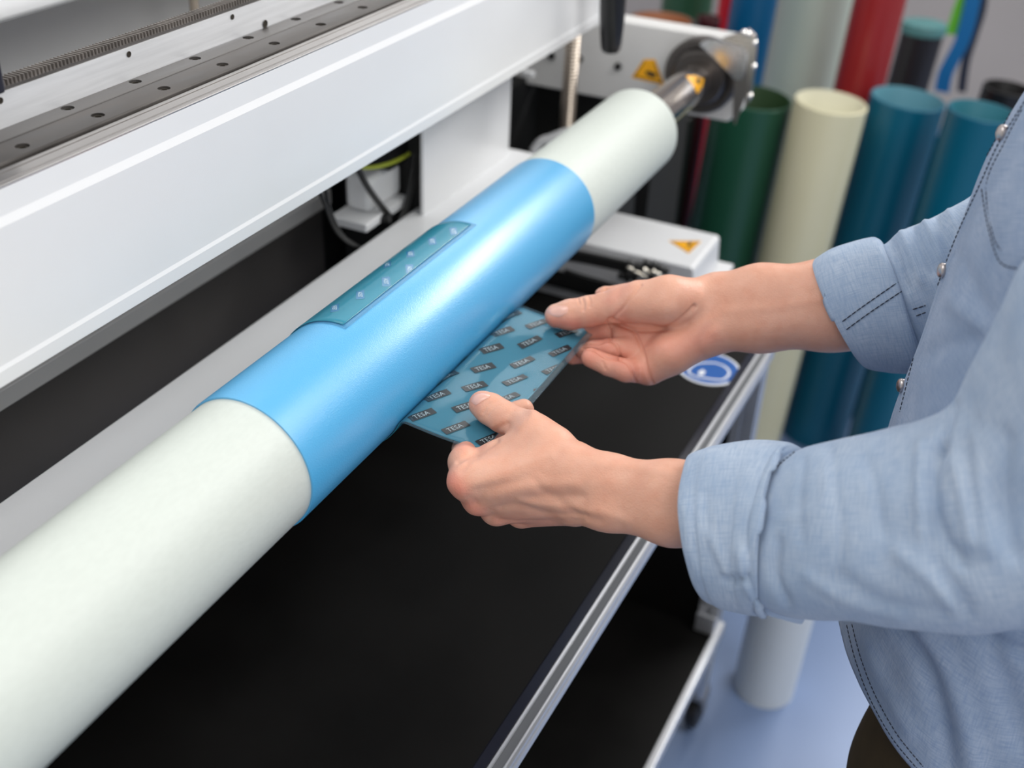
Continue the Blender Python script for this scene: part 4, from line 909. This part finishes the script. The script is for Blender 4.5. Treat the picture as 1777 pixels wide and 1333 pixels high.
def stitches(bv, polys, par, name='stitching', dash=6.5, gap=2.2, r=0.0005, off=0.0003):
    mb = MB()
    for poly in polys:
        P = np.array(catmull([np.array(p, float) for p in poly], 12)) if len(poly) > 2 else np.linspace(poly[0], poly[1], 60)
        L_ = np.concatenate([[0], np.cumsum(np.linalg.norm(np.diff(P, axis=0), axis=1))]); s = 0.0
        at2 = lambda q: (np.interp(q, L_, P[:, 0]), np.interp(q, L_, P[:, 1]))
        while s < L_[-1]:
            a, na = hitp(bv, *at2(s), off); b, nb = hitp(bv, *at2(min(s+dash, L_[-1])), off); s += dash+gap
            if a is None or b is None or np.linalg.norm(a-b) > 0.02 or np.linalg.norm(a-b) < 1e-5: continue
            mb.tube([a, 0.5*(a+b)+na*0.0002, b], [r*0.6, r, r*0.6], 5)
    if mb.v:
        o = mb.obj(name, THREAD, par); o['kind'] = 'stuff'; return o
# right sleeve
SH = np.array([PX+0.008, PY-0.165, 1.398])
secsR = [psec(1300, 796, 1266, 1030, 0.868, 0.050), psec(1356, 786, 1318, 1052, 0.855, 0.0535), psec(1420, 768, 1392, 1076, 0.837, 0.060), psec(1500, 757, 1480, 1083, 0.815, 0.063),
         psec(1585, 728, 1590, 1090, 0.795, 0.064), psec(1648, 694, 1712, 1092, 0.775, 0.065), psec(1694, 625, 1855, 1062, 0.757, 0.066), psec(1735, 545, 1955, 940, 0.735, 0.067), psec(1785, 452, 2035, 770, 0.71, 0.068),
         wsec(SH, (-0.072, 0, -0.02), 0.07), wsec(SH+[0, 0.075, 0.012], (-0.055, 0.01, -0.03), 0.05)]
VS, QS, m_, n_ = loft(secsR, 110, 16, 2.15)
NS_ = vnormals(VS, QS)
cen = VS.reshape(m_, n_, 3).mean(1).repeat(n_, 0)
if ((VS-cen)*NS_).sum() < 0: QS = QS[:, ::-1]; NS_ = -NS_
VS = add_noise(VS, NS_, 0.0045, (14, 14, 14), 2.0); VS = add_noise(VS, NS_, 0.0018, (38, 38, 30), 8.0)
VS = sculpt(VS, QS, [([(1440, 775), (1450, 850), (1460, 940), (1450, 1010)], 9, -0.0014), ([(1436, 800), (1425, 880), (1350, 900)], 8, 0.001), ([(1395, 800), (1388, 870), (1392, 940)], 8, -0.0012),
    ([(1500, 790), (1520, 850), (1530, 920)], 11, -0.0016), ([(1632, 768), (1621, 830), (1624, 890), (1645, 950), (1668, 975)], 11, -0.0075), ([(1600, 770), (1596, 850), (1602, 920)], 12, 0.003),
    ([(1612, 906), (1632, 983), (1673, 1052)], 12, -0.0045), ([(1658, 804), (1672, 870), (1684, 940)], 12, 0.005), ([(1650, 700), (1640, 740), (1632, 780)], 10, -0.005), ([(1700, 760), (1705, 860), (1715, 950)], 16, 0.004),
    ([(1460, 1000), (1520, 1040), (1600, 1060), (1680, 1065)], 12, -0.002), ([(1560, 960), (1620, 1010), (1660, 1060)], 14, 0.003), ([(1745, 760), (1740, 860), (1760, 960)], 16, -0.004), ([(1520, 770), (1580, 760), (1640, 735)], 10, -0.0015),
    ([(1350, 940), (1345, 1000), (1365, 1045)], 9, -0.0035), ([(1400, 1000), (1470, 1045), (1560, 1070)], 9, 0.0018)])
slR = cloth_obj('sleeve', VS, QS, m_, n_, DENIM, shirt)
BSR = BVHTree.FromPolygons(VS.tolist(), QS.tolist())
def thick(o, t=0.0028):
    q = o.modifiers.new('thickness', 'SOLIDIFY'); q.thickness = t; q.offset = -1
# right rolled cuff
secsC = [psec(1203, 786, 1236, 1036, 0.8840, 0.0570), psec(1216, 780, 1244, 1043, 0.8820, 0.0590), psec(1240, 773, 1260, 1051, 0.8785, 0.0610), psec(1278, 767, 1285, 1059, 0.872, 0.0630), psec(1320, 764, 1308, 1066, 0.866, 0.0650), psec(1358, 766, 1328, 1070, 0.8595, 0.0662),
         psec(1374, 770, 1338, 1068, 0.8570, 0.0655), psec(1382, 778, 1343, 1060, 0.8555, 0.0625), psec(1387, 788, 1346, 1050, 0.8545, 0.0570)]
VC, QC, mc, nc = loft(secsC, 110, 8, 2.1); NC = vnormals(VC, QC)
k0 = 3*8*nc; cen = VC.reshape(mc, nc, 3).mean(1).repeat(nc, 0)
sel = slice(2*8*nc, 5*8*nc)
if ((VC-cen)*NC)[sel].sum() < 0: QC = QC[:, ::-1]; NC = -NC
VC = add_noise(VC, NC, 0.0025, (16, 16, 16), 3.0); VC = add_noise(VC, NC, 0.0010, (45, 45, 35), 9.0)
VC = sculpt(VC, QC, [([(1258, 1004), (1275, 1008), (1297, 1000)], 6, -0.0045), ([(1230, 930), (1250, 975), (1262, 1000)], 9, 0.002), ([(1285, 960), (1290, 1000), (1310, 1035)], 9, 0.003), ([(1225, 860), (1228, 930), (1245, 985)], 9, -0.0014), ([(1300, 1010), (1312, 1035), (1320, 1055)], 6, -0.003), ([(1190, 880), (1195, 950), (1215, 1000)], 10, 0.0012)])
cuR = cloth_obj('cuff', VC, QC, mc, nc, DENIM, shirt); thick(cuR)
BCR = BVHTree.FromPolygons(VC.tolist(), QC.tolist())
# little button tab hanging below the fold
tb = [J(a, b, 0.842) for a, b in ((1318, 1040), (1336, 1030), (1362, 1044), (1394, 1058), (1398, 1066), (1394, 1080), (1386, 1083), (1356, 1075), (1330, 1066))]
polyflat('cuff_tab', catmull(tb+[tb[0]], 3)[:-1], ROT[:, 2], 0.006, DENIM2, cuR)
stitches(BSR, [[(1396, 772), (1345, 815), (1312, 870), (1300, 915)]], slR, dash=5, gap=2)
# left sleeve and cuff
secsL = [psec(1485, 436, 1560, 630, 1.092, 0.046), psec(1532, 424, 1606, 632, 1.084, 0.050), psec(1560, 402, 1650, 622, 1.078, 0.052), psec(1600, 384, 1700, 606, 1.070, 0.055), psec(1650, 360, 1765, 572, 1.062, 0.057), psec(1700, 330, 1830, 520, 1.06, 0.058),
         wsec((0.060, 1.025, 1.31), (-0.052, 0.01, 0.035), 0.064), wsec((0.105, 1.042, 1.36), (-0.062, 0.02, 0.040), 0.066), wsec((0.125, 1.028, 1.395), (-0.068, 0.03, 0.030), 0.062), wsec((0.125, 0.965, 1.41), (-0.055, 0.02, 0.02), 0.048)]
VS, QS, m_, n_ = loft(secsL, 90, 14, 2.1); NS_ = vnormals(VS, QS); cen = VS.reshape(m_, n_, 3).mean(1).repeat(n_, 0)
if ((VS-cen)*NS_).sum() < 0: QS = QS[:, ::-1]; NS_ = -NS_
VS = add_noise(VS, NS_, 0.003, (18, 18, 18), 12.0)
VS = sculpt(VS, QS, [([(1548, 420), (1560, 450), (1575, 500)], 6, -0.0035), ([(1565, 405), (1580, 440), (1600, 490)], 7, 0.003), ([(1585, 395), (1600, 430), (1618, 470)], 6, -0.004), ([(1605, 384), (1620, 415), (1635, 450)], 7, 0.0035), ([(1625, 375), (1640, 410), (1650, 440)], 6, -0.004), ([(1645, 362), (1655, 390), (1668, 420)], 6, 0.003)])
slL = cloth_obj('sleeve', VS, QS, m_, n_, DENIM, shirt)
BSL = BVHTree.FromPolygons(VS.tolist(), QS.tolist())
secsD = [psec(1412, 451, 1505, 634, 1.10, 0.050), psec(1420, 445, 1510, 638, 1.0985, 0.0515), psec(1447, 429, 1527, 645, 1.093, 0.053),
         psec(1486, 416, 1553, 648, 1.088, 0.0545), psec(1513, 411, 1580, 647, 1.0835, 0.055), psec(1524, 414, 1592, 643, 1.0818, 0.0545), psec(1531, 420, 1599, 636, 1.0808, 0.052), psec(1536, 428, 1604, 627, 1.08, 0.048)]
VC, QC, mc, nc = loft(secsD, 96, 8, 2.1); NC = vnormals(VC, QC); cen = VC.reshape(mc, nc, 3).mean(1).repeat(nc, 0); sel = slice(2*8*nc, 4*8*nc)
if ((VC-cen)*NC)[sel].sum() < 0: QC = QC[:, ::-1]; NC = -NC
VC = add_noise(VC, NC, 0.002, (20, 20, 20), 6.0)
cuL = cloth_obj('cuff', VC, QC, mc, nc, DENIM, shirt); thick(cuL)
BCL = BVHTree.FromPolygons(VC.tolist(), QC.tolist())
stitches(BCL, [[(1462, 558), (1500, 530), (1558, 490)], [(1469, 572), (1510, 542), (1564, 506)]], cuL, dash=9, gap=1.2, r=0.0006)
stitches(BSL, [[(1584, 537), (1606, 530)], [(1590, 548), (1606, 542)]], slL, dash=9, gap=1.2, r=0.0006)
# placket band (raised strip down the front), stitching, snaps, pocket
pl = []; i0 = int(np.argmin(abs(zz-(1.676-(1.676-0.935)*KY))))
mbp = MB(); W_ = 10
for i in range(12, i0):
    for k in range(W_+1):
        ph = 0.11-0.22*k/W_; base = torso_pt(zz[i], ph); hit = BT.find_nearest(Vector(base)); off = 0.0016*(1-(2*k/W_-1)**8)
        nn = unit(base-np.array([PX, PY, base[2]])); mbp.v.append(tuple(np.array(hit[0])+nn*off))
nr = i0-12; mbp.f = [tuple(q) for q in grid_faces(nr, W_+1, False)]
VP = np.array(mbp.v); QP = orient(VP, np.array(mbp.f), np.array([PX, PY, 1.2]))
plk = cloth_obj('placket', VP, QP, nr, W_+1, DENIM2, shirt)
BP = BVHTree.FromPolygons(np.concatenate([VT, VP]).tolist(), QT.tolist()+(QP+len(VT)).tolist())
stitches(BP, [[(1779, 150), (1724, 251), (1680, 330), (1655, 394), (1636, 448), (1603, 547), (1582, 612), (1556, 696)], [(1779, 176), (1733, 250), (1702, 318), (1668, 392), (1646, 446), (1612, 540), (1594, 590), (1562, 715)],
              [(1470, 1085), (1476, 1112), (1487, 1152), (1510, 1212), (1548, 1280), (1592, 1334)], [(1479, 1083), (1486, 1112), (1497, 1150), (1520, 1208), (1557, 1274), (1602, 1330)],
              [(1774, 190), (1745, 245), (1713, 318), (1722, 402), (1741, 437), (1776, 447), (1800, 450)], [(1704, 328), (1714, 387), (1734, 452), (1765, 466), (1800, 468)]], shirt)
for a, b in ((1626, 474), (1566, 668), (1742, 226)):
    ii = min(range(12, i0), key=lambda q: abs(proj(torso_pt(zz[q], -0.075))[0][1]-b)); P = np.array(BP.find_nearest(Vector(torso_pt(zz[ii], -0.075, 0.002)))[0]); nn = np.array([-0.75, -0.35, 0.05])
    MB().lathe([(0.0001, 0.0042), (0.0040, 0.0040), (0.0056, 0.0030), (0.0060, 0.0015), (0.0058, -0.001)], P, nn, 24).obj('snap_button', SNAP, shirt, smooth=3)
pk = [(1705, 326), (1738, 262), (1772, 196), (1830, 170), (1900, 150), (1900, 470), (1830, 470), (1765, 466), (1735, 454), (1715, 388)]
c2 = np.array([1790, 330]); ringp = [np.array(p, float) for p in pk]; vs_ = []; ok = True; R5 = 6
for r in range(R5):
    for q in ringp:
        P, nn = hitp(BT, *(c2+(q-c2)*(1-r/R5)), 0.0004 if r == 0 else 0.0016)
        if P is None: ok = False; break
        vs_.append(P)
    if not ok: break
if ok:
    n9 = len(ringp); fs_ = [(r*n9+k, r*n9+(k+1) % n9, (r+1)*n9+(k+1) % n9, (r+1)*n9+k) for r in range(R5-1) for k in range(n9)]+[tuple((R5-1)*n9+k for k in range(n9))]
    po = MB().add(vs_, fs_); me = bpy.data.meshes.new('pocket'); me.from_pydata(po.v, [], po.f); me.uv_layers.new(name='UVMap')
    P2_, _ = proj(np.array(po.v)); li = np.zeros(len(me.loops), np.int32); me.loops.foreach_get('vertex_index', li); me.uv_layers[0].data.foreach_set('uv', (P2_[li]*0.00045).ravel().astype(np.float32))
    link('pocket', me, DENIM2, shirt, smooth=3)
# collar
MB().lathe([(0.066, 1.505), (0.064, 1.545), (0.068, 1.548), (0.084, 1.515), (0.080, 1.505)], (PX-0.004, PY, 0), (0, 0, 1), 48, closed=True).obj('collar', DENIM2, shirt, smooth=0.6)
# trousers and shoes
TROU = mat('dark_olive_trousers', lin(58, 46, 26), 0.85, var=0.12, vscale=40, bump=0.15, bscale=600)
FT = Field((-0.04, 0.60, 0.03), (0.30, 1.10, 1.04), 0.008)
def tcn(a, b, ra, rb, k=0.04): FT.cone(np.array(a, float), np.array(b, float), ra, rb, k)
for s_ in (-1, 1):
    tcn((PX, PY+s_*0.06, 0.97), (PX, PY+s_*0.075, 0.82), 0.098, 0.108); tcn((PX, PY+s_*0.085, 0.82), (PX-0.005, PY+s_*0.095, 0.48), 0.104, 0.076); tcn((PX-0.005, PY+s_*0.095, 0.48), (PX+0.01, PY+s_*0.10, 0.09), 0.074, 0.058)
vt_, qt_ = FT.mesh(); mt_ = bpy.data.meshes.new('trousers'); mt_.from_pydata(vt_.tolist(), [], qt_.tolist()); link('trousers', mt_, TROU, person, smooth=3, fix=False)
SHOE = mat('black_shoe', (0.012, 0.011, 0.010, 1), 0.4)
for s_ in (-1, 1):
    Fs = Field((-0.12, PY+s_*0.10-0.07, 0.0), (0.14, PY+s_*0.10+0.07, 0.13), 0.006)
    Fs.cone(np.array((0.08, PY+s_*0.10, 0.04)), np.array((-0.06, PY+s_*0.105, 0.03)), 0.042, 0.036, 0.02); Fs.cone(np.array((0.08, PY+s_*0.10, 0.05)), np.array((0.075, PY+s_*0.10, 0.09)), 0.042, 0.040, 0.03)
    Z3 = Fs.ax[2][None, None, :]+np.zeros(Fs.F.shape, np.float32); Fs.F = np.maximum(Fs.F, 0.0065-Z3)
    v2, q2 = Fs.mesh(); v2[:, 2] -= 0.006; ms = bpy.data.meshes.new('shoe'); ms.from_pydata(v2.tolist(), [], q2.tolist()); link('shoe', ms, SHOE, person, smooth=3, fix=False)
